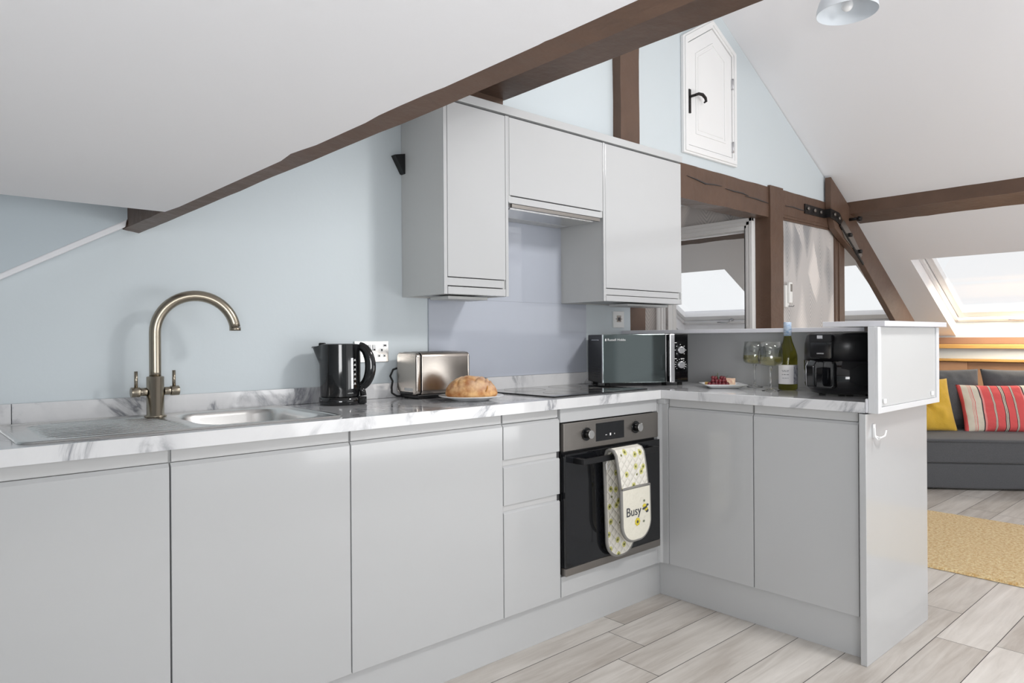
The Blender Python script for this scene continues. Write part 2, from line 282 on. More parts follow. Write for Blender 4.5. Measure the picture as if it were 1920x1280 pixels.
# ------------------------------------------------------------------ geometry helpers
class MB:
    def __init__(s): s.v = []; s.f = []; s.mi = []; s.sm = []; s.cur = 0
    def add(s, vs, fs, smooth=False):
        o = len(s.v); s.v += [tuple(v) for v in vs]
        for f in fs: s.f.append([i + o for i in f]); s.mi.append(s.cur); s.sm.append(smooth)
        return s
    def box(s, x0, x1, y0, y1, z0, z1):
        x0, x1 = min(x0, x1), max(x0, x1); y0, y1 = min(y0, y1), max(y0, y1); z0, z1 = min(z0, z1), max(z0, z1)
        return s.add([(x0, y0, z0), (x1, y0, z0), (x1, y1, z0), (x0, y1, z0), (x0, y0, z1), (x1, y0, z1), (x1, y1, z1), (x0, y1, z1)],
                     [(0, 3, 2, 1), (4, 5, 6, 7), (0, 1, 5, 4), (1, 2, 6, 5), (2, 3, 7, 6), (3, 0, 4, 7)])
    def prism(s, poly, axis, a, b, smooth=False):
        # poly of 2D points in the two remaining axes (in xyz order), extruded along axis from a to b
        def P(p, h):
            return {'x': (h, p[0], p[1]), 'y': (p[0], h, p[1]), 'z': (p[0], p[1], h)}[axis]
        n = len(poly); vs = [P(p, a) for p in poly] + [P(p, b) for p in poly]
        s.add(vs, [tuple(range(n)), tuple(range(2 * n - 1, n - 1, -1))])
        o = len(s.v) - 2 * n
        for i in range(n):
            j = (i + 1) % n; s.f.append([o + i, o + i + n, o + j + n, o + j]); s.mi.append(s.cur); s.sm.append(smooth)
        return s
    def lathe(s, prof, seg=32, c=(0, 0, 0), smooth=True, cap=True):
        n = len(prof); vs = []; fs = []
        for i in range(seg):
            a = 2 * PI * i / seg
            for r, z in prof: vs.append((c[0] + r * math.cos(a), c[1] + r * math.sin(a), c[2] + z))
        for i in range(seg):
            j = (i + 1) % seg
            for k in range(n - 1): fs.append((i * n + k, j * n + k, j * n + k + 1, i * n + k + 1))
        s.add(vs, fs, smooth)
        if cap:
            o = len(s.v) - len(vs)
            for k in (0, n - 1):
                if prof[k][0] > 1e-5:
                    s.f.append([o + i * n + k for i in range(seg)]); s.mi.append(s.cur); s.sm.append(False)
        return s
    def tube(s, pts, r, seg=12, smooth=True, cap=True, sy=1.0):
        pts = [Vector(p) for p in pts]; n = len(pts); vs = []; fs = []
        rr = r if isinstance(r, (list, tuple)) else [r] * n
        t0 = (pts[1] - pts[0]).normalized(); up = Vector((0, 0, 1)) if abs(t0.z) < .9 else Vector((0, 1, 0))
        nx = t0.cross(up).normalized(); 
        for i, p in enumerate(pts):
            t = (pts[min(i + 1, n - 1)] - pts[max(i - 1, 0)]).normalized()
            nx = (nx - t * nx.dot(t)).normalized(); ny = t.cross(nx)
            for k in range(seg):
                a = 2 * PI * k / seg; vs.append(p + nx * math.cos(a) * rr[i] + ny * math.sin(a) * rr[i] * sy)
        for i in range(n - 1):
            for k in range(seg):
                l = (k + 1) % seg; fs.append((i * seg + k, i * seg + l, (i + 1) * seg + l, (i + 1) * seg + k))
        s.add(vs, fs, smooth)
        if cap:
            o = len(s.v) - len(vs)
            for base in (0, (n - 1) * seg): s.f.append([o + base + k for k in range(seg)]); s.mi.append(s.cur); s.sm.append(False)
        return s
    def cyl(s, p0, p1, r, seg=24, smooth=True): return s.tube([p0, p1], r, seg, smooth)
    def ell(s, c, rx, ry, rz, seg=16, rings=10):
        vs = []; fs = []
        for i in range(rings + 1):
            th = PI * i / rings
            for k in range(seg):
                a = 2 * PI * k / seg; vs.append((c[0] + rx * math.sin(th) * math.cos(a), c[1] + ry * math.sin(th) * math.sin(a), c[2] + rz * math.cos(th)))
        for i in range(rings):
            for k in range(seg):
                l = (k + 1) % seg; fs.append((i * seg + k, (i + 1) * seg + k, (i + 1) * seg + l, i * seg + l))
        return s.add(vs, fs, True)
    def grid(s, fn, nu, nv, smooth=True):
        vs = [fn(i / nu, j / nv) for i in range(nu + 1) for j in range(nv + 1)]
        fs = [(i * (nv + 1) + j, (i + 1) * (nv + 1) + j, (i + 1) * (nv + 1) + j + 1, i * (nv + 1) + j + 1) for i in range(nu) for j in range(nv)]
        return s.add(vs, fs, smooth)
def rrect(x0, x1, y0, y1, r, seg=6):
    out = []
    for cx, cy, a0 in ((x1 - r, y1 - r, 0), (x0 + r, y1 - r, 90), (x0 + r, y0 + r, 180), (x1 - r, y0 + r, 270)):
        for i in range(seg + 1):
            a = math.radians(a0 + 90 * i / seg); out.append((cx + r * math.cos(a), cy + r * math.sin(a)))
    return out

def build(name, mb, mats, parent=None, world=True, bevel=0, bseg=2, subsurf=0, weld=False, recenter=True):
    me = bpy.data.meshes.new(name)
    vs = [Vector(v) for v in mb.v]; off = Vector((0, 0, 0))
    if parent is not None:
        if world: off = Vector(parent['_w'])
    elif recenter:
        lo = [min(v[i] for v in vs) for i in range(3)]; hi = [max(v[i] for v in vs) for i in range(3)]
        off = Vector(((lo[0] + hi[0]) / 2, (lo[1] + hi[1]) / 2, lo[2]))
    me.from_pydata([tuple(v - off) for v in vs], [], mb.f)
    for m in (mats if isinstance(mats, (list, tuple)) else [mats]): me.materials.append(MT[m] if isinstance(m, str) else m)
    me.polygons.foreach_set('material_index', mb.mi); me.polygons.foreach_set('use_smooth', mb.sm)
    bm = bmesh.new(); bm.from_mesh(me)
    if weld: bmesh.ops.remove_doubles(bm, verts=bm.verts, dist=1e-5)
    bmesh.ops.recalc_face_normals(bm, faces=bm.faces); bm.to_mesh(me); bm.free(); me.update()
    o = bpy.data.objects.new(name, me); COL.objects.link(o)
    if parent is None: o.location = off; o['_w'] = tuple(off)
    else: o.parent = parent; o['_w'] = tuple(parent['_w'])
    if bevel:
        b = o.modifiers.new('bevel', 'BEVEL'); b.width = bevel; b.segments = bseg; b.limit_method = 'ANGLE'; b.angle_limit = math.radians(40)
    if subsurf:
        b = o.modifiers.new('sub', 'SUBSURF'); b.levels = subsurf; b.render_levels = subsurf
    return o
def root(name, label, cat, loc, rotz=0, group=None):
    o = bpy.data.objects.new(name, None); COL.objects.link(o); o.location = loc; o.rotation_euler = (0, 0, rotz); o.empty_display_size = .05
    o['_w'] = tuple(loc); o['label'] = label; o['category'] = cat
    if group: o['group'] = group
    return o
def tag(o, label, cat, group=None):
    o['label'] = label; o['category'] = cat
    if group: o['group'] = group
    return o
def struct(o): o['kind'] = 'structure'; return o
DG = None
def text(name, body, size, loc, rot, m, parent, extrude=.0004, width=None, label=None, spacing=1.0, world=False):
    cu = bpy.data.curves.new(name, 'FONT'); cu.body = body; cu.size = size; cu.extrude = extrude; cu.align_x = 'CENTER'; cu.align_y = 'CENTER'; cu.space_character = spacing
    ob = bpy.data.objects.new(name + '_curve', cu); COL.objects.link(ob)
    dg = bpy.context.evaluated_depsgraph_get(); dg.update()
    me = bpy.data.meshes.new_from_object(ob.evaluated_get(dg)); COL.objects.unlink(ob); bpy.data.objects.remove(ob)
    me.materials.clear(); me.materials.append(MT[m])
    R = Matrix(rot) if not isinstance(rot, Matrix) else rot
    if width:
        xs = [v.co.x for v in me.vertices]; k = width / (max(xs) - min(xs)); me.transform(Matrix.Scale(k, 4))
    me.transform(R.to_4x4()); me.transform(Matrix.Translation(Vector(loc) - (Vector(parent['_w']) if world else Vector((0, 0, 0)))))
    o = bpy.data.objects.new(name, me); COL.objects.link(o); o.parent = parent; o['_w'] = tuple(parent['_w'])
    if label: o['label'] = label
    return o
# orientation of lettering: columns = text x, text y, outward normal
def face(nx, ny):  # upright lettering whose outward normal is (nx,ny)
    n = Vector((nx, ny, 0)).normalized(); up = Vector((0, 0, 1)); x = up.cross(n)
    return Matrix((x, up, n)).transposed()

W = -0.056
zr = lambda x: 3.246 - .546 * (x - 1.22)      # underside of the right-hand roof slope
zl = lambda x: 1.56 + .53354 * (x + 1.94)      # underside of the left-hand roof slope
YB, YF, XL, XR = 3.0, -4.3, -2.95, 5.1

# ================================================================== THE SETTING
# floor: boards run along x, each a quad with its own tone
def make_floor():
    rnd = random.Random(3); pw = .1745; y_ref = -.668
    bm = bmesh.new(); lay = bm.loops.layers.color.new('tone'); g = .0012
    known = {0: -.343, -2: -.595 , -5: .75, -6: 2.945 - 2.52 , -4: .2}
    L = 1.26
    k0 = int(math.floor((YF - y_ref) / pw)); k1 = int(math.ceil((YB - y_ref) / pw))
    for k in range(k0, k1):
        y0 = y_ref + k * pw; y1 = y0 + pw
        s = known.get(k, rnd.uniform(0, L)); x = s - L * 6
        while x < XR + .3:
            a, b = x, x + L; x = b
            if b < XL or a > XR + .2: continue
            vs = [bm.verts.new(p) for p in ((a + g, y0 + g, 0), (b - g, y0 + g, 0), (b - g, y1 - g, 0), (a + g, y1 - g, 0))]
            f = bm.faces.new(vs); c = (rnd.random(), rnd.random(), rnd.random(), 1)
            for l in f.loops: l[lay] = c
            f.material_index = 0
    vs = [bm.verts.new(p) for p in ((XL, YF, -.002), (XR + .3, YF, -.002), (XR + .3, YB + .1, -.002), (XL, YB + .1, -.002))]
    f = bm.faces.new(vs); f.material_index = 1
    # body of the floor below
    d = [bm.verts.new(p) for p in ((XL, YF, -.1), (XR + .3, YF, -.1), (XR + .3, YB + .1, -.1), (XL, YB + .1, -.1))]
    for i in range(4):
        j = (i + 1) % 4; q = bm.faces.new((vs[i], d[i], d[j], vs[j])); q.material_index = 1
    q = bm.faces.new(d[::-1]); q.material_index = 1
    me = bpy.data.meshes.new('floor'); bm.to_mesh(me); bm.free()
    me.materials.append(MT['plank']); me.materials.append(MT['darkgap'])
    o = bpy.data.objects.new('floor', me); COL.objects.link(o); struct(o)
make_floor()

# kitchen wall (one plane at y = W, 12 cm thick) with the openings to the landing and the bedroom
WB = W + .12
m = MB()
m.prism([(XL, 0), (.477, 0), (.477, 2.16), (.477, zl(.477)), (-1.94, 1.575), (-1.94, 1.66), (XL, 1.66)], 'y', W, WB)
m.prism([(.477, 2.10), (2.90, 2.10), (3.30, 2.10), (1.22, 3.246), (.477, zl(.477))], 'y', W, WB)
struct(build('wall_back', m, 'wall'))
m = MB().prism([(-1.985, 1.505), (-1.94, 1.62), (XL, 1.62), (XL, 1.505 - .575 * (XL + 1.985) * -1)], 'y', W - .055, W)
struct(build('wall_back_upper', m, 'wall2'))  # same wall paint; its shade is put into the darker blue
m = MB().prism([(-1.99, 1.482), (-1.985, 1.506), (XL, 1.506 - .575 * (-1.985 - XL)), (XL, 1.494 - .575 * (-1.985 - XL))], 'y', W - .058, W)
struct(build('trim_1', m, 'ceil', bevel=.004))
# wallpapered section of the same wall
m = MB().box(2.10, 3.05, W + .01, WB, 0, 2.0)
struct(build('wall_papered', m, 'paper'))
# partition between landing and bedroom, with a doorway
def partition():
    m = MB(); x0, x1 = 1.95, 2.03
    m.box(x0, x1, WB + .001, .10, 0, 2.12); m.box(x0, x1, .74, YB, 0, 2.12); m.box(x0, x1, .10, .74, 1.89, 2.12)
    m.prism([(WB, 2.12), (YB, 2.12), (YB, 2.80), (WB, 2.80)], 'x', x0, x1)
    return struct(build('wall_landing', m, 'paper'))
partition()
m = MB().box(.48, 1.95, 1.36, 1.44, 0, 2.12); struct(build('wall_landing_end', m, 'paper'))
m = MB().box(.40, .475, WB, 1.44, 0, 2.2); struct(build('wall_landing_side', m, 'paper'))
m = MB().box(.48, 1.95, WB, 1.44, 2.12, 2.2); struct(build('ceiling_landing', m, 'ceil'))
m = MB().prism([(1.95, 0), (XR, 0), (XR, 1.12), (1.95, zr(1.95))], 'y', YB, YB + .1); struct(build('wall_bedroom', m, 'wall2'))
# knee wall under the right-hand slope
m = MB().box(XR, XR + .1, YF, YB + .1, 0, 1.32); struct(build('wall_right', m, 'wall'))

# right-hand roof slope with its roof-window openings; holes = (x0,x1,y0,y1)
HOLES_R = [(3.917, 5.10, -1.45, -.30), (3.93, 5.10, .15, 1.15), (3.83, 5.04, 1.40, 2.70)]
def slope(name, xs, ys, holes, zf, th):
    m = MB()
    for i in range(len(xs) - 1):
        for j in range(len(ys) - 1):
            a, b, c, d = xs[i], xs[i + 1], ys[j], ys[j + 1]
            if any(h[0] <= (a + b) / 2 <= h[1] and h[2] <= (c + d) / 2 <= h[3] for h in holes): continue
            m.prism([(a, zf(a)), (b, zf(b)), (b, zf(b) + th), (a, zf(a) + th)], 'y', c, d)
    return struct(build(name, m, 'ceil', weld=False))
ysR = sorted({YF, YB + .1, -1.45, -.30, .15, 1.15, 1.40, 2.70})
slope('ceiling_right', [1.22, 3.83, 3.917, 3.93, 5.04, 5.10], ysR, HOLES_R, zr, .30)
slope('ceiling_left', [-1.955, -.38, .42, 1.22], [YF, -2.75, -1.95, WB], [(-.38, .42, -2.75, -1.95)], zl, .25)
# the flat, lower ceiling on the left
m = MB().box(XL, -1.974, YF, -.468, 1.4795, 1.70); m.box(XL, -1.974, -.468, W + .02, 1.60, 1.70)
struct(build('ceiling', m, 'ceil'))
# unseen left knee wall and partial gable behind the camera, added to block light
struct(build('wall_left', MB().box(XL - .1, XL, YF, -3.95, 0, 1.62).box(XL - .1, XL, -2.45, W, 0, 1.62).box(XL - .1, XL, -3.95, -2.45, 0, .72).box(XL - .1, XL, -3.95, -2.45, 1.46, 1.62), 'wall'))
struct(build('wall_front', MB().prism([(XL, 0), (-.9, 0), (-.9, zl(-.9)), (-1.94, 1.5), (XL, 1.5)], 'y', YF - .1, YF), 'wall'))

# roof windows, and one added window in the left wall
def added_window():  # unseen window, added to go with the left fill lamp
    m = MB(); x0, x1, ya, yb, za, zb = XL - .07, XL - .02, -3.949, -2.451, .721, 1.459
    m.box(x0, x1, ya, ya + .05, za, zb); m.box(x0, x1, yb - .05, yb, za, zb); m.box(x0, x1, ya + .05, yb - .05, za, za + .05); m.box(x0, x1, ya + .05, yb - .05, zb - .05, zb); m.box(x0, x1, -3.225, -3.175, za + .05, zb - .05)
    f = struct(build('window_5', m, 'upvc')); f['_w'] = tuple(f.location)
    build('window_pane', MB().box(x0 + .02, x0 + .025, ya + .05, yb - .05, za + .05, zb - .05), 'pane', f)
added_window()
def roof_window(n, x0, x1, y0, y1, zf, bot=.10, side=.055, handle=True, off=.16):
    sl = (zf(x1) - zf(x0)) / (x1 - x0); L = math.hypot(x1 - x0, zf(x1) - zf(x0))
    ux = Vector(((x1 - x0) / L, 0, (zf(x1) - zf(x0)) / L)); nn = Vector((-ux.z, 0, ux.x))
    if nn.z < 0: nn = -nn
    O = Vector((x0, 0, zf(x0) + off))
    def bar(mb, s0, s1, ya, yb, d0, d1):
        vs = [O + ux * s + nn * d + Vector((0, y, 0)) for d in (d0, d1) for (s, y) in ((s0, ya), (s1, ya), (s1, yb), (s0, yb))]
        mb.add(vs, [(0, 1, 2, 3), (7, 6, 5, 4), (0, 4, 5, 1), (1, 5, 6, 2), (2, 6, 7, 3), (3, 7, 4, 0)])
    fr = MB()   # fixed frame against the reveal
    bar(fr, 0, L, y0, y0 + .03, -.03, .05); bar(fr, 0, L, y1 - .03, y1, -.03, .05); bar(fr, 0, .04, y0, y1, -.03, .05); bar(fr, L - .045, L, y0, y1, -.03, .05)
    f = struct(build('window_%d' % n, fr, 'upvc', bevel=.003)); f['_w'] = tuple(f.location)
    sa = MB()
    bar(sa, .04, L - bot * .45, y0 + .034, y0 + side + .034, -.005, .055); bar(sa, .04, L - bot * .45, y1 - side - .034, y1 - .034, -.005, .055)
    bar(sa, .04, .04 + side, y0 + .034, y1 - .034, -.004, .054); bar(sa, L - bot - side * .7, L - bot * .5, y0 + .034, y1 - .034, -.004, .054)
    build('window_sash', sa, 'upvc', f, bevel=.004)
    p = MB(); bar(p, .06, L - bot - .01, y0 + .05, y1 - .05, .03, .036); build('window_pane', p, 'pane', f)
    if handle:
        h = MB(); yc = (y0 + y1) / 2 - .02; c = O + ux * (L - bot * .62) - nn * .01
        h.tube([c + Vector((0, yc - .03, 0)), c + Vector((0, yc, 0)) - nn * .03, c + Vector((0, yc + .03, 0)) - nn * .035 + ux * .01, c + Vector((0, yc + .16, 0)) - nn * .03 + ux * .012], .007, 8)
        h.box(c.x - .012, c.x + .012, yc - .05, yc - .01, c.z - .012, c.z + .012)
        build('window_handle', h, 'silver', f)
roof_window(1, 3.93, 5.098, -1.449, -.301, zr)
roof_window(2, 3.95, 5.098, .151, 1.149, zr, handle=False)
roof_window(3, 3.85, 5.038, 1.401, 2.699, zr)
roof_window(4, -.379, .419, -2.749, -1.951, zl, off=.20)  # unseen roof window, added to go with the key lamp

# doorway lining and architrave between landing and bedroom
m = MB()
for ya, yb, xa, xb in ((.036, .060, 1.925, 1.95), (.060, .085, 1.932, 1.95), (.085, .104, 1.940, 1.95)):
    m.box(xa, xb, ya + 0.0, yb, 0, 1.96 - (ya - .036))
    yc0, yc1 = .84 - (yb - .036), .84 - (ya - .036)
    m.box(xa, xb, yc0, yc1, 0, 1.96 - (ya - .036)); m.box(xa, xb, ya, yc1, 1.96 - (yb - .036), 1.96 - (ya - .036))
m.box(1.9505, 1.971, .036, .068, 0, 1.96); m.box(1.94, 2.04, .094, .104, 0, 1.892); m.box(1.94, 2.04, .736, .746, 0, 1.892); m.box(1.94, 2.04, .094, .746, 1.882, 1.895)
m.box(1.985, 2.0, .104, .116, 0, 1.882); m.box(1.985, 2.0, .724, .736, 0, 1.882); m.box(1.985, 2.0, .104, .736, 1.87, 1.882)
d1 = struct(build('door_1', m, 'white', bevel=.002))

# hatch door high in the gable
px = [(.958, 2.222), (.958, 2.905), (1.268, 3.09), (1.545, 2.945), (1.545, 2.222)]
m = MB()
def ring(mb, outer, inner, y0, y1):
    n = len(outer); vs = []
    for p in outer: vs += [(p[0], y0, p[1]), (p[0], y1, p[1])]
    for p in inner: vs += [(p[0], y0, p[1]), (p[0], y1, p[1])]
    fs = []
    for i in range(n):
        j = (i + 1) % n; a, b = 2 * i, 2 * j; c, d = 2 * n + 2 * i, 2 * n + 2 * j
        fs += [(a, b, d, c), (a + 1, c + 1, d + 1, b + 1), (a, a + 1, b + 1, b), (c, d, d + 1, c + 1)]
    mb.add(vs, fs)
def inset(poly, d):
    n = len(poly); out = []; c = (sum(p[0] for p in poly) / n, sum(p[1] for p in poly) / n)
    lines = []
    for i in range(n):
        a = Vector((poly[i][0], poly[i][1], 0)); b = Vector((poly[(i + 1) % n][0], poly[(i + 1) % n][1], 0)); t = (b - a).normalized(); nn = Vector((-t.y, t.x, 0))
        if (Vector((c[0], c[1], 0)) - a).dot(nn) < 0: nn = -nn
        lines.append((a + nn * d, t))
    for i in range(n):
        (p, t), (q, s) = lines[i - 1], lines[i]
        den = t.x * s.y - t.y * s.x; k = ((q.x - p.x) * s.y - (q.y - p.y) * s.x) / den; out.append((p.x + t.x * k, p.y + t.y * k))
    return out
hx = [(p[0], min(p[1], (zr(p[0]) if p[0] > 1.22 else zl(p[0])) - .012)) for p in px]
ring(m, hx, inset(hx, .05), W - .022, W - .001); ring(m, inset(hx, .012), inset(hx, .036), W - .030, W - .02)
h2 = struct(build('door_2', m, 'white', bevel=.003)); h2['_w'] = tuple(h2.location)
m = MB(); leaf = inset(hx, .054); m.prism(leaf, 'y', W - .016, W - .001)
ring(m, inset(leaf, .075), inset(leaf, .088), W - .021, W - .014)
for i in range(5): pass
m.prism(inset(leaf, .10), 'y', W - .019, W - .014)
build('door_panel', m, 'white', h2, bevel=.003)
m = MB().box(1.008, 1.028, W - .026, W - .014, 2.46, 2.60)
m.cyl((1.018, W - .02, 2.556), (1.018, W - .06, 2.556), .008, 12)
m.tube([(1.018, W - .058, 2.556), (1.05, W - .062, 2.570), (1.09, W - .062, 2.574), (1.125, W - .06, 2.562), (1.135, W - .058, 2.545), (1.12, W - .055, 2.535)], [.008, .009, .010, .009, .008, .005], 10)
build('door_handle', m, 'iron', h2, bevel=.001)
for z in (2.34, 2.74):
    m = MB(); m.cyl((1.497, W - .022, z - .035), (1.497, W - .022, z + .035), .006, 10); m.box(1.485, 1.509, W - .021, W - .015, z - .03, z + .03); build('hinge', m, 'silver', h2)

# ------------------------------------------------------------------ timbers
def rough(mb_poly_obj, amp=.006, sc=5.0):
    me = mb_poly_obj.data
    for v in me.vertices:
        w = v.co + mb_poly_obj.location; d = noise.noise_vector(w * sc) * amp + noise.noise_vector(w * sc * 4) * amp * .35; v.co += d
def timber(name, poly, axis, a, b, label, amp=.004, n=24, cat='beam', group=None, m='brown'):
    mb = MB(); L = b - a
    for i in range(n): pass
    # extruded in n slices so that the hewn surface can wander
    k = len(poly); vs = []; fs = []
    def P(p, h): return {'x': (h, p[0], p[1]), 'y': (p[0], h, p[1]), 'z': (p[0], p[1], h)}[axis]
    # subdivide the polygon outline
    pl = []
    for i in range(k):
        p, q = poly[i], poly[(i + 1) % k]
        for s in range(3): pl.append((p[0] + (q[0] - p[0]) * s / 3, p[1] + (q[1] - p[1]) * s / 3))
    k = len(pl)
    for i in range(n + 1): vs += [P(p, a + L * i / n) for p in pl]
    for i in range(n):
        for s in range(k):
            t = (s + 1) % k; fs.append((i * k + s, i * k + t, (i + 1) * k + t, (i + 1) * k + s))
    mb.add(vs, fs); mb.f.append(list(range(k))); mb.mi.append(0); mb.sm.append(False); mb.f.append([n * k + s for s in range(k)][::-1]); mb.mi.append(0); mb.sm.append(False)
    o = build(name, mb, m); rough(o, amp); tag(o, label, cat, group); o['_w'] = tuple(o.location); return o
# purlins and beams
eb = timber('ceiling_beam', [(-1.985, 1.482), (-1.940, 1.474), (-1.936, 1.60), (-1.985, 1.60)], 'y', -3.6, W + .01, 'long thin brown beam edging the low flat ceiling above the sink', .0018, 60)
for v in eb.data.vertices:
    w = v.co + eb.location
    if w.x < -1.955 and w.z < 1.5: v.co.z += noise.noise(Vector((w.y * 7, 0, 3))) * .0028 + noise.noise(Vector((w.y * 25, 0, 5))) * .0012 - .0005
timber('ceiling_beam', [(-.66, 2.203), (-.465, 2.20), (-.465, 2.40), (-.60, 2.29)], 'y', -4.2, W + .005, 'deep dark brown beam running over the top of the wall cupboards', .0015, 40)
timber('ceiling_beam', [(3.150, 2.20), (3.150, 2.098), (3.41, 2.052), (3.45, 2.09), (3.2, 2.24)], 'y', -4.2, W - .04, 'brown beam along the right roof slope above the roof window', .003, 50)
timber('ceiling_beam', [(3.16, 2.20), (3.16, 2.11), (3.43, 2.045), (3.47, 2.09), (3.2, 2.24)], 'y', WB, 2.98, 'dark brown beam seen through the bedroom doorway', .004, 30)
timber('wall_post', [(.342, W), (.344, W - .05), (.502, W - .05), (.500, W)], 'z', 2.05, 2.85, 'short brown post standing above the wall cupboards beside the gable hatch', .004, 14, 'post')
timber('wall_post', [(-.66, W), (-.66, W - .05), (-.475, W - .05), (-.475, W)], 'z', 2.035, 2.26, 'stub of dark brown post under the deep beam above the left wall cupboard', .003, 8, 'post')
timber('wall_post', [(.477, WB + .01), (.477, W - .002), (.606, W - .002), (.606, WB + .01)], 'z', 0, 1.97, 'brown post right of the small white switch below the wall cupboards', .002, 20, 'post')
timber('wall_post', [(1.972, WB + .005), (1.972, W - .02), (2.150, W - .02), (2.150, WB + .005)], 'z', 0, 2.17, 'thick brown post left of the feather wallpaper', .003, 24, 'post')
tb = timber('tie_beam', [(WB + .005, 1.955), (W - .008, 1.955), (W - .008, 2.158), (WB + .005, 2.158)], 'x', .50, 1.972, 'brown cracked tie beam over the opening to the landing', .004, 30)
def crack(parent, pts, y):
    m = MB(); n = len(pts); up = []; dn = []
    for i, (x, z) in enumerate(pts):
        h = .0032 * math.sin(PI * i / (n - 1)) + .0004; up.append((x, z + h)); dn.append((x, z - h))
    m.prism(up + dn[::-1], 'y', y - .0015, y + .004); build('crack', m, 'darkgap', parent)
crack(tb, [(1.0, 2.09), (1.10, 2.082), (1.2, 2.07), (1.29, 2.078), (1.38, 2.08)], W - .0125)
crack(tb, [(1.42, 2.072), (1.52, 2.068), (1.62, 2.07), (1.7, 2.062)], W - .0125)
crack(tb, [(1.66, 2.055), (1.78, 2.055), (1.88, 2.05), (1.965, 2.045)], W - .0125)
tb2 = timber('tie_beam', [(WB + .005, 1.99), (W - .012, 1.99), (W - .012, 2.162), (WB + .005, 2.162)], 'x', 2.152, 2.90, 'brown tie beam above the feather wallpaper carrying the iron strap', .003, 20)
crack(tb2, [(2.19, 2.055), (2.3, 2.06), (2.42, 2.055), (2.5, 2.055)], W - .0165)
# timber framing round the wallpapered panel
m = MB()
m.box(2.15, 3.10, W - .010, W + .02, 1.972, 1.995); m.box(2.15, 3.06, W - .004, W + .02, 1.957, 1.973)
m.box(3.02, 3.075, W - .004, W + .02, .9, 1.975); m.box(3.075, 3.098, W - .012, W + .02, .9, 1.99)
tag(build('panel_frame', m, 'brown', bevel=.003), 'brown moulded frame round the feather wallpaper panel', 'frame')
m = MB().box(3.10, 3.185, W - .006, WB, 0, 1.99); tag(build('wall_post', m, 'brown', bevel=.004), 'slim brown post between feather wallpaper and triangular opening', 'post')
# principal rafter
poly = [(2.825, 2.335), (2.825, 2.13), (2.90, 1.98), (3.05, 1.889), (3.373, 1.752), (4.096, 1.274), (4.33, 1.10), (4.80, 1.10), (4.564, 1.265), (4.55, 1.27)]
pr = [(2.825, 2.345), (2.825, 2.12), (2.89, 1.96), (3.05, 1.884), (3.373, 1.752), (4.096, 1.268), (4.36, 1.09), (4.84, 1.09), (4.564, 1.275), (3.284, 2.06), (3.105, 2.19)]
m = MB(); m.prism([(x, min(z, zr(x) + .05)) for x, z in pr], 'y', W - .06, W - .012)
br = build('roof_rafter', m, 'brown', bevel=.004); tag(br, 'brown bolted rafter sloping down beside the triangular opening', 'rafter'); br['_w'] = tuple(br.location)
m = MB(); ys0 = W - .018
m.prism([(2.48, 2.105), (2.48, 2.035), (2.80, 2.035), (2.80, 2.10)], 'y', W - .022, W - .011)
m.prism([(2.80, 2.100), (2.80, 2.035), (2.92, 2.010), (2.955, 1.995), (3.00, 2.040), (2.95, 2.085)], 'y', W - .07, W - .060)
m.box(2.795, 2.805, W - .07, W - .011, 2.035, 2.10)
sp = build('iron_strap', m, 'iron', bevel=.0015); tag(sp, 'black bolted iron strap on the brown tie beam by the rafter', 'iron strap'); sp['_w'] = tuple(sp.location)
for x, z, y in ((2.515, 2.072, W - .022), (2.62, 2.07, W - .022), (2.72, 2.068, W - .022), (2.85, 2.06, W - .07), (2.93, 2.04, W - .07)):
    build('bolt', MB().cyl((x, y, z), (x, y - .014, z), .013, 6), 'steeld', sp)
m = MB().prism([(2.965, 1.995), (3.03, 2.04), (3.20, 1.930), (3.375, 1.79), (3.345, 1.768), (3.05, 1.90)], 'y', W - .068, W - .060)
sp2 = build('steel_strap', m, 'steeld', bevel=.001); tag(sp2, 'grey steel strap running down the bolted rafter', 'steel strap'); sp2['_w'] = tuple(sp2.location)
m = MB().prism([(2.955, 1.985), (2.965, 1.998), (3.40, 1.725), (3.39, 1.712)], 'y', W - .072, W - .060); build('strap_edge', m, 'iron', sp2, label=None) if False else build('strap_edge', m, 'iron', sp2)
for x, z in ((3.12, 1.93), (3.31, 1.815)): build('bolt', MB().cyl((x, W - .068, z), (x, W - .090, z), .017, 6), 'iron', sp2)
m = MB().cyl((3.15, W - .125, 2.055), (3.15, W - .150, 2.05), .02, 6); m.cyl((3.15, W - .06, 2.055), (3.15, W - .125, 2.055), .012, 10)
tag(build('beam_bolt', m, 'iron'), 'black bolt at the wall end of the right slope beam', 'bolt')
# black stop behind the left wall cupboard
m = MB().prism([(-1.026, 1.868), (-.95, 1.885), (-.95, 1.79), (-.985, 1.80)], 'y', W - .03, W - .0005)
tag(build('wall_bracket', m, 'blackm', bevel=.001), 'small black pointed bracket on the wall left of the wall cupboards', 'bracket')

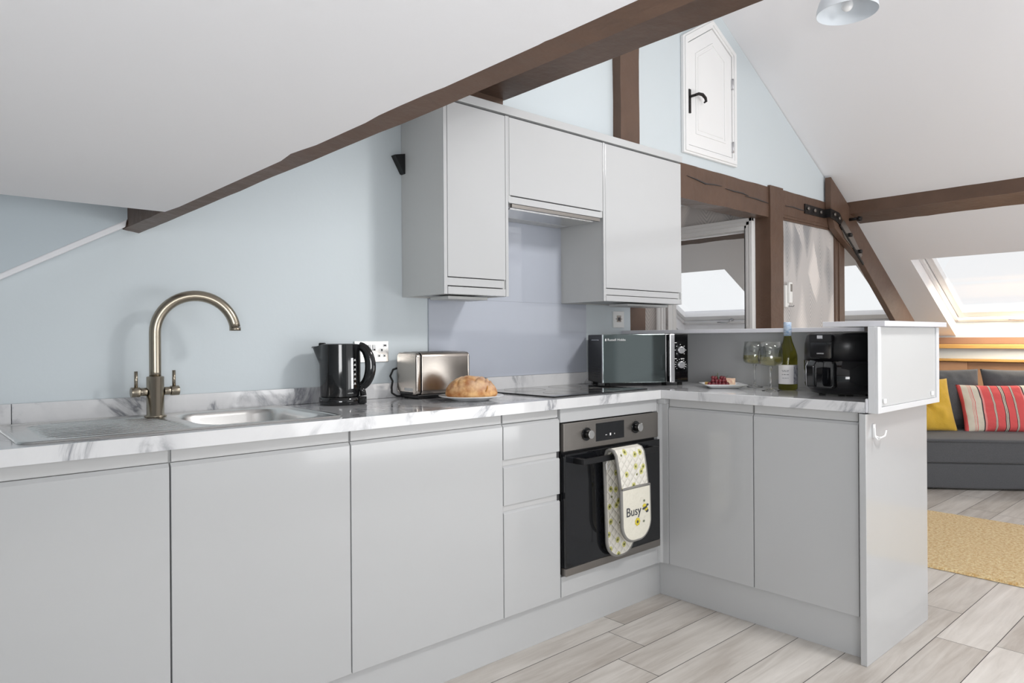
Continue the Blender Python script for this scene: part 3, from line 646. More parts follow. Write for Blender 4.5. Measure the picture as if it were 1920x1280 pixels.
# ------------------------------------------------------------------ cupboards and shelf on the knee wall (behind the sofa)
m = MB().box(XR - .035, XR - .001, -4.2, -.075, 1.055, 1.117); tag(build('brown_board', m, 'fascia', bevel=.002), 'brown board under the roof window', 'board')
m = MB().box(4.93, XR - .001, -4.2, -.075, 1.015, 1.053); tag(build('pine_shelf', m, 'pine', bevel=.004), 'yellow pine ledge below the roof window', 'shelf')
m = MB().box(4.965, XR - .001, -4.2, -.075, .92, 1.014); struct(build('wall_right_ledge', m, 'wall'))
r = root('sliding_cupboard', 'low brown wooden sliding-door cupboard behind the grey sofa', 'cupboard', (4.97, -2.0, 0))
build('top_rail', MB().box(4.925, XR - .001, -4.2, -.075, .895, .918), 'pine', r, bevel=.003)
build('carcass', MB().box(4.985, XR - .001, -4.2, -.075, 0, .89), 'fascia', r)
for i in range(5):
    y1 = -.08 - i * .35 if i == 0 else -.43 - (i - 1) * .95
    y0 = -.43 - i * .95 if i else -.43
    build('sliding_door', MB().box(4.945 + (i % 2) * .02, 4.963 + (i % 2) * .02, y0, y1 + .02, .03, .889), 'ply', r, bevel=.002)

# ================================================================== FITTED KITCHEN
YD = -.58           # door fronts of the wall run
def base_unit(label, x0, x1, gapl=True):
    cx = (x0 + x1) / 2
    r = root('base_cabinet', label, 'cabinet', (cx, -.3, .15), group=None)
    build('carcass', MB().box(x0 + .001, x1 - .001, -.56, W - .002, .15, .869), 'cabm', r)
    build('handle_channel', MB().box(x0 + .006, x1 - .002, -.572, -.5605, .838, .869), 'groove', r)
    m = MB(); m.prism([(-.58, .15), (-.58, .826), (-.572, .836), (-.565, .836), (-.5605, .15)], 'x', x0 + .003, x1 - .001)
    build('door', m, 'cab', r, bevel=.0012)
    return r
base_unit('leftmost grey gloss base cabinet under the draining board', -2.60, -2.005)
base_unit('grey gloss base cabinet under the sink bowl', -2.005, -1.505)
base_unit('wide grey gloss base cabinet under the kettle and toaster', -1.505, -.904)
# drawer unit
r = root('drawer_cabinet', 'narrow grey gloss three-drawer cabinet left of the oven', 'cabinet', (-.76, -.3, .15))
x0, x1 = -.904, -.616
build('carcass', MB().box(x0 + .001, x1 + .001, -.56, W - .002, .15, .869), 'cabm', r)
build('handle_channel', MB().box(x0 + .006, x1 - .004, -.572, -.5605, .838, .869), 'groove', r)
for z0, z1 in ((.709, .834), (.547, .688), (.15, .526)):
    d = MB(); d.prism([(-.58, z0), (-.58, z1 - .008), (-.572, z1), (-.565, z1), (-.5605, z0)], 'x', x0 + .003, x1 - .001)
    build('drawer_front', d, 'cab', r, bevel=.0012)
for z0, z1 in ((.688, .7085), (.526, .5465)):
    build('handle_channel', MB().box(x0 + .004, x1 - .012, -.574, -.5605, z0, z1), 'groove', r)
    build('end_notch', MB().box(x1 - .012, x1 - .001, -.5755, -.5605, z0 - .006, z1), 'darkgap', r)
# oven housing: white surround
m = MB(); m.box(-.612, -.004, -.58, -.562, .817, .869); m.box(-.612, -.004, -.58, -.562, .15, .228); m.box(-.612, -.004, -.562, -.54, .15, .228); m.box(-.612, -.6045, -.562, W - .002, .15, .869); m.box(-.0105, -.004, -.562, W - .002, .15, .869); m.box(-.604, -.011, -.562, W - .002, .15, .20)
tag(build('oven_housing', m, 'cab', bevel=.001), 'pale grey cabinet surround framing the built-in oven', 'cabinet')
# oven
r = root('built_in_oven', 'stainless steel and black glass built-in oven under the hob', 'oven', (-.31, -.35, .22))
build('oven_body', MB().box(-.600, -.015, -.572, -.12, .232, .812), 'blackm', r)
m = MB().box(-.606, -.012, -.592, -.573, .706, .813); build('control_panel', m, 'steeld', r, bevel=.002)
build('display', MB().box(-.422, -.246, -.5928, -.590, .727, .799), 'ovenglass', r, bevel=.0005)
for x in (-.479, -.171):
    k = MB(); k.cyl((x, -.592, .763), (x, -.597, .763), .026, 28); k.cyl((x, -.597, .763), (x, -.618, .763), .0165, 28); kk = build('knob', k, 'black', r, bevel=.001)
    c = MB(); c.cyl((x, -.6182, .763), (x, -.621, .763), .0165, 28); build('knob_cap', c, 'steel', kk, bevel=.0008)
    for a in range(-3, 4):
        an = a * .7 + PI / 2; build('dial_mark', MB().box(x + .031 * math.cos(an) - .0012, x + .031 * math.cos(an) + .0012, -.5923, -.5915, .763 + .031 * math.sin(an) - .0012, .763 + .031 * math.sin(an) + .0012), 'printd', kk)
build('indicator_light', MB().cyl((-.128, -.592, .772), (-.128, -.5935, .772), .0035, 12), 'print', r)
for x, s in ((-.36, 0), (-.334, 1), (-.308, 2)):
    m = MB()
    if s == 0: m.box(x - .005, x + .005, -.5934, -.5928, .7475, .7495)
    elif s == 1: m.box(x - .004, x + .004, -.5934, -.5928, .744, .754)
    else: m.box(x - .003, x + .003, -.5934, -.5928, .748, .7498); m.box(x - .0009, x + .0009, -.5934, -.5928, .746, .752)
    build('button_mark', m, 'print', r)
dr = build('oven_door', MB().box(-.606, -.012, -.600, -.575, .262, .697), 'ovenglass', r, bevel=.002)
m = MB().box(-.606, -.012, -.600, -.574, .232, .261); build('bottom_trim', m, 'steeld', r, bevel=.0015)
m = MB(); m.box(-.560, -.085, -.652, -.640, .657, .679); m.box(-.560, -.535, -.641, -.600, .657, .679); m.box(-.11, -.085, -.641, -.600, .657, .679)
build('handle', m, 'blackm', dr, bevel=.002)
# oven glove draped over the handle
def glove():
    r = root('oven_glove', 'quilted cream double oven glove with yellow flowers hung over the oven handle', 'oven glove', (-.30, -.66, .25))
    def outline(x0, x1, ztop, zbot, rad, lean, n=14):
        pts = [(x0 + lean, ztop)]
        for i in range(n + 1):
            a = PI + PI * .5 * i / n; pts.append((x0 + rad + rad * math.cos(a), zbot + rad + rad * math.sin(a)))
        for i in range(n + 1):
            a = 1.5 * PI + PI * .5 * i / n; pts.append((x1 - rad + rad * math.cos(a), zbot + rad + rad * math.sin(a)))
        pts.append((x1 + lean, ztop)); return pts
    def slab(name, pts, yf, th, mat, parent, puff=.004, bev=.004):
        m = MB(); m.prism(pts, 'y', yf - th / 2, yf + th / 2); return build(name, m, mat, parent, bevel=bev, bseg=3)
    # back flap hangs between handle and door
    bk = outline(-.395, -.225, .665, .262, .075, -.012)
    b_ = slab('back_flap', bk, -.622, .012, 'glove', r)
    fr = outline(-.372, -.196, .60, .330, .072, -.006)
    # the strip passing over the handle
    m = MB(); prof = [(-.622, .64), (-.624, .672), (-.632, .688), (-.646, .693), (-.660, .689), (-.668, .675), (-.672, .62), (-.674, .52)]
    prof2 = []
    n = len(prof)
    for i, (y, z) in enumerate(prof):
        a = Vector(prof[max(i - 1, 0)]); b = Vector(prof[min(i + 1, n - 1)]); t = (b - a).normalized(); nn = Vector((t.y, -t.x)); prof2.append((y + nn.x * .010, z + nn.y * .010))
    lean = lambda z: -.012 * max(0, (z - .5)) / .2
    vs = []; fs = []
    for (y, z), (y2, z2) in zip(prof, prof2):
        l = lean(z); vs += [(-.372 + l * 2.3, y, z), (-.200 + l * 2.3, y, z), (-.372 + l * 2.3, y2, z2), (-.200 + l * 2.3, y2, z2)]
    for i in range(n - 1):
        a, b = 4 * i, 4 * i + 4; fs += [(a, b, b + 1, a + 1), (a + 2, a + 3, b + 3, b + 2), (a, a + 2, b + 2, b), (a + 1, b + 1, b + 3, a + 3)]
    fs += [(0, 1, 3, 2), (4 * n - 4, 4 * n - 2, 4 * n - 1, 4 * n - 3)]
    m.add(vs, fs); st = build('front_flap', m, 'glove', r, bevel=.002)
    pk = outline(-.372, -.196, .538, .330, .072, -.004)
    p = slab('pocket', pk, -.681, .014, 'glovep', r)
    # grey binding
    def bind(pts, y, rad=.0055):
        return MB().tube([(x, y, z) for x, z in pts], rad, 8)
    build('binding', bind(bk, -.622, .007), 'binding', b_)
    build('binding', bind(pk, -.681, .0075), 'binding', p)
    build('binding', MB().tube([(-.374, -.683, .540), (-.285, -.686, .543), (-.196, -.683, .540)], .0055, 8), 'binding', p)
    for xx in (-.372, -.200):
        build('binding', MB().tube([(xx + lean(z) * 2.3, (y + y2) / 2, (z + z2) / 2) for (y, z), (y2, z2) in zip(prof, prof2)], .0065, 8), 'binding', st)
    build('hanging_loop', MB().tube([(-.395, -.634, .66), (-.41, -.634, .64), (-.408, -.634, .62), (-.395, -.634, .618), (-.388, -.634, .64)], .0025, 6), 'print', r)
    text('embroidered_word', 'Busy', .05, (-.308, -.6895, .446), face(0, -1), 'printd', p, width=.092, world=True, label='grey embroidered word Busy')
    # bee and flower
    bee = MB(); bx, bz = -.231, .450
    for i, (dx, dz) in enumerate(((-.008, .010), (-.002, .002), (.004, -.006), (.009, -.013))):
        bee.cur = i % 2; bee.ell((bx + dx, -.6895, bz + dz), .0125 - i * .001, .0016, .0075, 12, 6)
    bee.cur = 1
    for dx, dz in ((-.013, -.002), (.011, .010)): bee.ell((bx + dx, -.6892, bz + dz), .009, .0008, .005, 10, 5)
    build('embroidered_bee', bee, ['beey', 'printd'], p)
    fl = MB(); fx, fz = -.284, .402
    for k in range(7):
        a = 2 * PI * k / 7; fl.ell((fx + .011 * math.cos(a), -.6892, fz + .011 * math.sin(a)), .006, .001, .006, 10, 5)
    fl.cur = 1; fl.ell((fx, -.6897, fz), .006, .0012, .006, 10, 5)
    build('embroidered_flower', fl, ['beey', 'printd'], p)
    for dx_, dz_ in ((-.243, .398), (-.240, .480)): build('embroidered_dot', MB().ell((dx_, -.6892, dz_), .006, .001, .005, 10, 5), 'leaf', p)
glove()
# corner post and plinths
m = MB(); m.prism([(-.003, -.582), (.012, -.582), (.020, -.590), (.020, -.621), (.06, -.621), (.06, -.54), (-.003, -.54)], 'z', .148, .850)
m.box(.0, .0395, -.620, -.545, .850, .8715)
tag(build('corner_post', m, 'cab', bevel=.002), 'narrow pale grey corner post between oven and peninsula cabinets', 'corner post')
m = MB().box(-2.62, .0395, -.56, -.542, 0, .1485); tag(build('plinth', m, 'cab', bevel=.001), 'long grey plinth under the wall run of cabinets', 'plinth')
m = MB().box(.040, .058, -1.441, -.5395, 0, .1485); tag(build('plinth', m, 'cab', bevel=.001), 'short grey plinth under the peninsula cabinets', 'plinth')
# peninsula cabinets
for y1, y0, lb in ((-.622, -1.024, 'grey gloss peninsula cabinet nearer the oven corner'), (-1.024, -1.426, 'grey gloss peninsula cabinet nearer the white end panel')):
    r = root('base_cabinet', lb, 'cabinet', (.3, (y0 + y1) / 2, .15))
    build('carcass', MB().box(.041, .557, y0 + .001, y1 - .001, .15, .869), 'cabm', r)
    build('handle_channel', MB().box(.028, .0405, y0 + .005, y1 - .003, .838, .869), 'groove', r)
    m = MB(); m.prism([(.020, .15), (.020, .826), (.028, .836), (.035, .836), (.0405, .15)], 'y', y0 + .002, y1 - .002)
    build('door', m, 'cab', r, bevel=.0012)
m = MB().box(.058, .557, -1.4425, -1.427, .15, .869); m.box(.018, .058, -1.4425, -1.427, .15, .869)
tag(build('filler_strip', m, 'cab', bevel=.001), 'narrow grey filler strip beside the white end panel', 'filler')
m = MB().box(-.018, .585, -1.465, -1.443, 0, .8695); ep = tag(build('end_panel', m, 'cab', bevel=.0015), 'tall glossy white end panel closing the peninsula', 'end panel')
# adhesive hook on the end panel
m = MB(); hx0, hz = .045, .80
m.box(hx0 - .008, hx0 + .010, -1.470, -1.4655, hz - .015, hz + .032)
m.tube([(hx0 - .004, -1.471, hz + .02), (hx0 - .006, -1.474, hz - .012), (hx0 - .008, -1.486, hz - .022), (hx0 - .012, -1.494, hz - .010)], .0035, 8)
m.tube([(hx0 + .004, -1.471, hz - .01), (hx0 + .02, -1.480, hz - .018), (hx0 + .05, -1.486, hz - .012), (hx0 + .062, -1.486, hz + .006)], .003, 8)
tag(build('wall_hook', m, 'white', bevel=.001), 'small white plastic hook stuck on the peninsula end panel', 'hook')

# worktops
sx0, sx1, sy0, sy1 = -1.890, -1.540, -.530, -.120        # bowl cut-out
m = MB(); zt, zb = .910, .872
m.box(-2.62, sx0, -.60, W - .001, zb, zt); m.box(sx1, -.0005, -.60, W - .001, zb, zt); m.box(sx0, sx1, -.60, sy0, zb, zt); m.box(sx0, sx1, sy1, W - .001, zb, zt)
tag(build('worktop', m, 'marble', weld=True), 'long marble-patterned worktop of the wall run holding sink and hob', 'worktop')
m = MB().box(.0005, .559, -1.455, W - .001, zb, zt); w2 = tag(build('worktop', m, 'marble', bevel=.002), 'marble-patterned worktop of the peninsula under the wine glasses', 'worktop'); w2['_w'] = tuple(w2.location)
build('edge_strip', MB().box(-.001, .02, -1.466, -1.4555, .873, .9225), 'shelf', w2, bevel=.004)
m = MB().box(-2.268, .10, W - .018, W - .001, .9105, .968); m.box(.10, .559, W - .018, W - .001, .9105, .968); tag(build('upstand', m, 'marble', bevel=.001), 'low marble-patterned upstand behind the worktop', 'upstand')
m = MB().box(-2.62, -2.270, W - .018, W - .001, .9105, .968); tag(build('upstand', m, 'marble', bevel=.001), 'short end piece of marble upstand at the far left', 'upstand')
# glass splashback
m = MB(); m.box(-.853, .114, W - .007, W - .001, .9685, 1.307); m.box(-.655, -.062, W - .007, W - .001, 1.307, 1.684)
tag(build('glass_splashback', m, 'splash', bevel=.001), 'lavender-grey glass splashback behind the hob', 'splashback')

# sink
r = root('kitchen_sink', 'stainless steel inset sink with ribbed draining board on the left', 'sink', (-1.9, -.32, .911))
X0, X1, Y0, Y1 = -2.312, -1.500, -.548, -.092
def superring(x0, x1, y0, y1, rad, n=8): return rrect(x0, x1, y0, y1, rad, n)
m = MB()
loops = [(superring(X0, X1, Y0, Y1, .03), .9105), (superring(X0 + .003, X1 - .003, Y0 + .003, Y1 - .003, .028), .9150), (superring(X0 + .012, X1 - .012, Y0 + .012, Y1 - .012, .024), .9150), (superring(X0 + .018, X1 - .018, Y0 + .018, Y1 - .018, .02), .9120)]
def loft(m, loops, close=None):
    k = len(loops[0][0]); o = len(m.v)
    for lp, z in loops: m.v += [(p[0], p[1], z) for p in lp]
    for i in range(len(loops) - 1):
        for s in range(k):
            t = (s + 1) % k; m.f.append([o + i * k + s, o + i * k + t, o + (i + 1) * k + t, o + (i + 1) * k + s]); m.mi.append(m.cur); m.sm.append(True)
    return o + (len(loops) - 1) * k, k
loft(m, loops); build('rim', m, 'steel', r)
# deck with bowl opening: ring between deck outline and bowl outline
bx0, bx1, by0, by1 = sx0 + .005, sx1 - .005, sy0 + .008, sy1 - .005
n8 = 8
deck_out = superring(bx0 - .02, X1 - .012, Y0 + .012, Y1 - .012, .02); bowl = superring(bx0, bx1, by0, by1, .095)
m = MB(); loft(m, [(deck_out, .912), (superring(bx0 - .004, bx1 + .004, by0 - .004, by1 + .004, .10), .9125), (bowl, .9095), (superring(bx0 + .006, bx1 - .006, by0 + .006, by1 - .006, .092), .895), (superring(bx0 + .012, bx1 - .012, by0 + .012, by1 - .012, .088), .80), (superring(bx0 + .035, bx1 - .035, by0 + .035, by1 - .035, .07), .765)])
o_, k_ = len(m.v) - 36, 36
m.f.append([len(m.v) - len(bowl) + i for i in range(len(bowl))]); m.mi.append(0); m.sm.append(False)
build('bowl', m, 'steel', r)
build('drain', MB().lathe([(.0, .0), (.03, .0), (.036, .003), (.04, .001)], 24, ((bx0 + bx1) / 2, (by0 + by1) / 2, .7655), cap=False), 'steeld', r)
# drainer: ribbed plate
dx0, dx1 = X0 + .018, bx0 - .02
def dr_fn(u, v):
    x = dx0 + (dx1 - dx0) * u; y = Y0 + .018 + (Y1 - Y0 - .036) * v; z = .912
    e = (x - dx0 - .04) / .08; cx = max(0, min(1, e)); ex = max(0, min(1, (dx1 - .015 - x) / .02))
    yy = (y + .32) / .19; inside = 1 if abs(yy) < 1 - .35 * (1 - cx) ** 2 else 0
    if inside and cx > 0 and ex > 0: z = .912 - .006 * min(1, cx * 4, ex) + .0065 * max(0, math.sin((y + .51) / .38 * 2 * PI * 11)) * min(1, cx * 4, ex)
    return (x, y, z)
build('draining_board', MB().grid(dr_fn, 60, 150), 'steel', r)

# tap
r = root('kitchen_tap', 'tall brushed bronze mixer tap with swan-neck spout and two side levers', 'tap', (-1.921, -.15, .912))
m = MB().lathe([(.0, 0), (.031, 0), (.031, .004), (.0245, .006), (.0245, .120), (.020, .122), (.0, .122)], 36, (-1.921, -.15, .912), cap=False); build('tap_body', m, 'bronze', r)
dirx, diry = math.cos(math.radians(-14)), math.sin(math.radians(-14)); R_ = .114
pts = [(-1.921, -.15, .912 + .12 + .015 * i) for i in range(9)]
zc_ = 1.165; pts.append((-1.921, -.15, zc_))
for i in range(1, 25):
    a = PI - math.radians(172) * i / 24; d = R_ + R_ * math.cos(a)
    pts.append((-1.921 + dirx * d, -.15 + diry * d, zc_ + R_ * math.sin(a)))
m = MB().tube(pts, .0165, 24); e = Vector(pts[-1]); build('spout', m, 'bronze', r)
build('spout_tip', MB().tube([e + Vector((0, 0, .001)), e - Vector((0, 0, .010))], .0172, 24), 'bronze', r)
for s in (-1, 1):
    x_in = -1.921 + s * .024; x_out = -1.921 + s * .067
    m = MB().cyl((x_in, -.15, .988), (x_in + s * .018, -.15, .988), .0125, 24); m.cyl((x_in + s * .019, -.15, .988), (x_out, -.15, .988), .0150, 24)
    q = build('handle', m, 'bronze', r, bevel=.001)
    lx = x_out - s * .014
    build('lever', MB().cyl((lx, -.15, 1.0), (lx, -.15, 1.050), .0050, 16), 'bronze', q)

# hob
m = MB().prism(rrect(-.612, -.022, -.548, -.095, .008), 'z', .9105, .9155)
hb = tag(build('ceramic_hob', m, 'hob', bevel=.0015), 'flat black ceramic hob set in the worktop above the oven', 'hob'); hb['_w'] = tuple(hb.location)
for x, y, rr in ((-.45, -.21, .09), (-.45, -.43, .075), (-.2, -.21, .075), (-.2, -.43, .09)):
    build('cooking_zone', MB().lathe([(rr - .0012, 0), (rr - .0012, .0003), (rr + .0012, .0003), (rr + .0012, 0)], 48, (x, y, .9155), cap=False), 'steeld', hb)

# wall cabinets
YU = -.34
def wall_unit(label, x0, x1, zbot, panel_left=None, inner=None):
    r = root('wall_cabinet', label, 'cabinet', ((x0 + x1) / 2, -.2, zbot))
    m = MB(); zt = 2.034
    m.box(x0, x0 + .018, YU + .006, W - .001, zbot, zt); m.box(x1 - .018, x1, YU + .006, W - .001, zbot, zt)
    m.box(x0 + .018, x1 - .018, YU + .022, W - .001, zbot + .005, zbot + .023); m.box(x0 + .018, x1 - .018, W - .010, W - .001, zbot, zt); m.box(x0 + .018, x1 - .018, YU + .022, W - .001, zt - .018, zt)
    build('carcass', m, 'cabm', r, bevel=.0008)
    return r
# left
r = wall_unit('left tall grey gloss wall cabinet, over the toaster', -.978, -.656, 1.308)
build('side_strip', MB().box(-.978, -.9625, YU, YU + .0055, 1.308, 2.034), 'cab', r, bevel=.0006); build('side_strip', MB().box(-.670, -.656, YU, YU + .0055, 1.308, 2.034), 'cab', r, bevel=.0006)
build('door', MB().box(-.960, -.672, YU, YU + .019, 1.374, 2.032), 'cab', r, bevel=.0012)
build('handle_rail', MB().box(-.960, -.683, YU + .004, YU + .019, 1.341, 1.371), 'cab', r, bevel=.001)
build('end_notch', MB().box(-.681, -.671, YU + .008, YU + .02, 1.337, 1.371), 'cabm', r)
build('bottom_rail', MB().box(-.960, -.672, YU, YU + .019, 1.309, 1.337), 'cab', r, bevel=.001)
# middle, over the extractor
r = wall_unit('short grey gloss wall cabinet in the middle, holding the extractor', -.6555, -.0665, 1.690)
build('side_strip', MB().box(-.6555, -.651, YU, YU + .0055, 1.690, 2.034), 'cab', r)
build('door', MB().box(-.649, -.076, YU, YU + .019, 1.718, 2.032), 'cab', r, bevel=.0012)
build('bottom_rail', MB().box(-.649, -.082, YU + .003, YU + .019, 1.687, 1.714), 'cab', r, bevel=.001)
# right
r = wall_unit('right tall grey gloss wall cabinet, above the microwave', -.066, .541, 1.308)
build('side_strip', MB().box(-.073, -.058, YU, YU + .0055, 1.308, 2.034), 'cab', r, bevel=.0006)
build('door', MB().box(-.056, .539, YU, YU + .019, 1.369, 2.032), 'cab', r, bevel=.0012)
build('handle_rail', MB().box(-.056, .516, YU + .004, YU + .019, 1.338, 1.366), 'cab', r, bevel=.001)
build('end_notch', MB().box(.518, .529, YU + .008, YU + .02, 1.335, 1.366), 'cabm', r)
build('side_strip', MB().box(.530, .541, YU, YU + .0055, 1.308, 1.367), 'cab', r)
build('bottom_rail', MB().box(-.056, .529, YU, YU + .019, 1.309, 1.335), 'cab', r, bevel=.001)
m = MB(); m.prism([(YU - .006, 2.0395), (YU - .006, 2.072), (W - .002, 2.072), (W - .002, 2.0395)], 'x', -.978, .543)
tag(build('top_panel', m, 'cab', bevel=.001), 'long grey cornice panel lying across the tops of the wall cabinets', 'cornice panel')
# extractor
r = root('extractor_hood', 'slim grey slide-out extractor under the short middle wall cabinet', 'extractor', (-.36, -.2, 1.672))
build('hood_body', MB().box(-.635, -.085, YU + .020, W - .012, 1.672, 1.6895), 'silver', r, bevel=.001)
build('slide_front', MB().box(-.630, -.088, YU + .006, YU + .0195, 1.671, 1.686), 'steeld', r, bevel=.001)
build('grease_filter', MB().box(-.615, -.105, YU + .035, -.15, 1.669, 1.6718), 'steel', r)
build('lamp_cover', MB().box(-.615, -.105, -.145, -.075, 1.669, 1.6718), 'boxin', r)
# under-cabinet battens
for x0, x1, z, lb in ((-.90, -.70, 1.3075, 'thin grey batten under the left wall cabinet'), (.20, .53, 1.3075, 'thin grey batten under the right wall cabinet')):
    tag(build('underside_batten', MB().box(x0, x1, -.26, -.14, z - .012, z), 'cabm', bevel=.002), lb, 'batten')

# raised bar structure of the peninsula
tag(build('bar_back_panel', MB().box(.5595, .583, -1.441, W - .001, .15, 1.1575), 'cab', bevel=.001), 'grey gloss panel standing behind the peninsula worktop', 'back panel')
m = MB(); m.box(.40, .72, -1.3, W - .001, 1.158, 1.1765); 
tag(build('bar_shelf', m, 'shelf', bevel=.0015), 'long pale grey breakfast-bar shelf above the peninsula', 'shelf')
r = root('bar_end_box', 'white panelled box end closing the raised breakfast bar', 'box end', (.3, -1.49, .873))
m = MB(); m.box(.0, .622, -1.490, -1.4665, .873, 1.173); m.box(.0, .030, -1.500, -1.490, .873, 1.1715); m.box(.594, .622, -1.500, -1.490, .873, 1.1715); m.box(.030, .594, -1.500, -1.490, .873, .893)
build('panel_frame', m, 'boxw', r, bevel=.001)
build('inset_panel', MB().box(.031, .592, -1.4945, -1.4902, .894, 1.170), 'boxin', r)
for x in (.062, .545): build('clip', MB().box(x - .009, x + .009, -1.502, -1.495, .905, .921), 'white', r, bevel=.002)
m = MB().box(.022, .665, -1.515, -1.3005, 1.1735, 1.1925); tag(build('bar_counter', m, 'shelf', bevel=.0015), 'thick white slab capping the end of the breakfast bar', 'shelf')

# ================================================================== SMALL THINGS ON AND AROUND THE WORKTOP
ZT = .9105
# double socket
r = root('double_socket', 'brushed steel double wall socket behind the black kettle', 'socket', (-1.122, W, 1.09))
x0, x1, z0, z1 = -1.197, -1.047, 1.052, 1.133
build('plate', MB().box(x0, x1, W - .007, W - .001, z0, z1), 'steel', r, bevel=.0012)
def pinset(cx, cz):
    m = MB(); m.box(cx - .007, cx + .007, W - .0078, W - .0068, cz + .014, cz + .026)
    m.box(cx - .018, cx - .006, W - .0078, W - .0068, cz - .008, cz + .003); m.box(cx + .006, cx + .018, W - .0078, W - .0068, cz - .008, cz + .003)
    o = build('pin_holes', m, 'print', r); m = MB(); m.box(cx - .003, cx + .003, W - .0082, W - .0077, cz + .016, cz + .024)
    m.box(cx - .015, cx - .009, W - .0082, W - .0077, cz - .005, cz); m.box(cx + .009, cx + .015, W - .0082, W - .0077, cz - .005, cz); build('pin_slots', m, 'blackm', o)
pinset(-1.078, 1.078); pinset(-1.166, 1.078)
for x in (-1.132, -1.113):
    s = build('switch', MB().box(x - .0065, x + .0065, W - .011, W - .007, 1.096, 1.119), 'print', r, bevel=.001)
    build('switch_mark', MB().box(x - .004, x + .004, W - .0115, W - .011, 1.097, 1.103), 'blackm', s)
m = MB().box(-1.072, -1.056, W - .0085, W - .007, 1.110, 1.122); u = build('usb_port', m, 'print', r)
build('usb_slot', MB().box(-1.0695, -1.0585, W - .009, W - .0085, 1.1135, 1.1185), 'blackm', u)
# fused switch right
r = root('fused_switch', 'small white and steel wall switch below the right wall cabinet', 'switch', (.369, W, 1.235))
build('plate', MB().box(.326, .412, W - .009, W - .001, 1.192, 1.278), 'remote', r, bevel=.001)
build('module', MB().box(.352, .386, W - .0115, W - .009, 1.222, 1.256), 'steeld', r, bevel=.001)
build('rocker', MB().box(.360, .378, W - .0135, W - .0115, 1.228, 1.246), 'printd', r, bevel=.001)
for x in (.347, .391): build('screw', MB().cyl((x, W - .009, 1.238), (x, W - .0105, 1.238), .003, 12), 'steeld', r)
# remote holder on the feather wallpaper
r = root('wall_remote', 'slim white remote control holder on the feather wallpaper edge', 'remote control', (2.24, W, 1.43))
build('holder', MB().box(2.195, 2.245, W - .012, W + .010, 1.345, 1.50), 'remote', r, bevel=.003)
build('remote_body', MB().box(2.215, 2.262, W - .030, W - .012, 1.375, 1.52), 'remote', r, bevel=.004)
build('screen', MB().box(2.228, 2.254, W - .0325, W - .030, 1.455, 1.508), 'steeld', r, bevel=.001)
build('stylus', MB().tube([(2.215, W - .02, 1.352), (2.262, W - .035, 1.350), (2.272, W - .035, 1.358)], .0022, 6), 'printd', r)

# kettle
def kettle():
    r = root('electric_kettle', 'glossy black jug kettle with spout to the left, left of the toaster', 'kettle', (-1.320, -.178, ZT), math.radians(-42))
    b = MB().lathe([(0, 0), (.070, 0), (.073, .003), (.073, .026), (.070, .028), (0, .028)], 48, cap=False); build('power_base', b, 'black', r, world=False)
    h = MB().box(.055, .092, -.014, .014, 0, .028); build('base_foot', h, 'black', r, world=False, bevel=.004)
    # body: round jug, slightly waisted, with the spout pulled out to -x
    def body(u, v):
        a = 2 * PI * u; z = .030 + v * .182
        rr = .0685 + .0022 * v + .002 * math.sin(PI * v)
        x = rr * math.cos(a); y = rr * math.sin(a)
        d = math.cos(a - PI)
        if d > .80 and v > .62:
            k = (d - .80) / .20; k = k * k * (3 - 2 * k); x -= .030 * k * ((v - .62) / .38) ** 1.0
        return (x, y, z - (.012 * max(0, (d - .8) / .2) if v > .97 else 0))
    m = MB().grid(body, 72, 30); build('jug', m, 'black', r, world=False, weld=True)
    m = MB().lathe([(0, .214), (.050, .215), (.066, .213), (.070, .208), (.070, .204)], 48, cap=False); build('lid', m, 'blackm', r, world=False)
    build('lid_catch', MB().box(-.074, -.052, -.012, .012, .205, .219), 'blackm', r, world=False, bevel=.004)
    pts = []
    for i in range(17):
        t = i / 16; a = math.radians(78 - 156 * t); pts.append((.052 + .056 * math.cos(a) ** .8 if math.cos(a) > 0 else .052, 0, .134 + .076 * math.sin(a)))
    build('handle', MB().tube(pts, [.010 + .004 * math.sin(PI * i / 16) for i in range(17)], 16, sy=1.4), 'black', r, world=False)
    build('handle_stem', MB().tube([(.060, 0, .066), (.079, 0, .050), (.082, 0, .03)], [.012, .011, .012], 12), 'black', r, world=False)
    # water gauge and its marks face the room
    ga = math.radians(-42); cx, cy = .0722 * math.cos(ga), .0722 * math.sin(ga)
    def onbody(name, a, z0, z1, wdt, m_, rr=.0728):
        tv = Vector((-math.sin(a), math.cos(a), 0)); c = Vector((math.cos(a), math.sin(a), 0)); mb = MB(); vs = []
        for z in (z0, z1):
            for s in (-1, 1):
                for q in (rr - .003, rr): vs.append(c * q + tv * s * wdt / 2 + Vector((0, 0, z)))
        mb.add(vs, [(0, 1, 3, 2), (4, 6, 7, 5), (1, 5, 7, 3), (0, 2, 6, 4), (0, 4, 5, 1), (2, 3, 7, 6)]); return build(name, mb, m_, r, world=False)
    onbody('water_gauge', ga, .058, .165, .008, 'silver')
    for i in range(6):
        z = .072 + i * .0165; onbody('gauge_mark', ga + .16, z, z + .0016, .009, 'print', .0735); onbody('gauge_mark', ga + .17, z + .003, z + .0062, .0045, 'print', .0735)
    a = ga - .10; n_ = Vector((math.cos(a), math.sin(a), 0)); o = text('lettering', 'cookworks', .008, tuple(n_ * .0722 + Vector((0, 0, .043))), face(n_.x, n_.y), 'print', r, width=.021)
kettle()

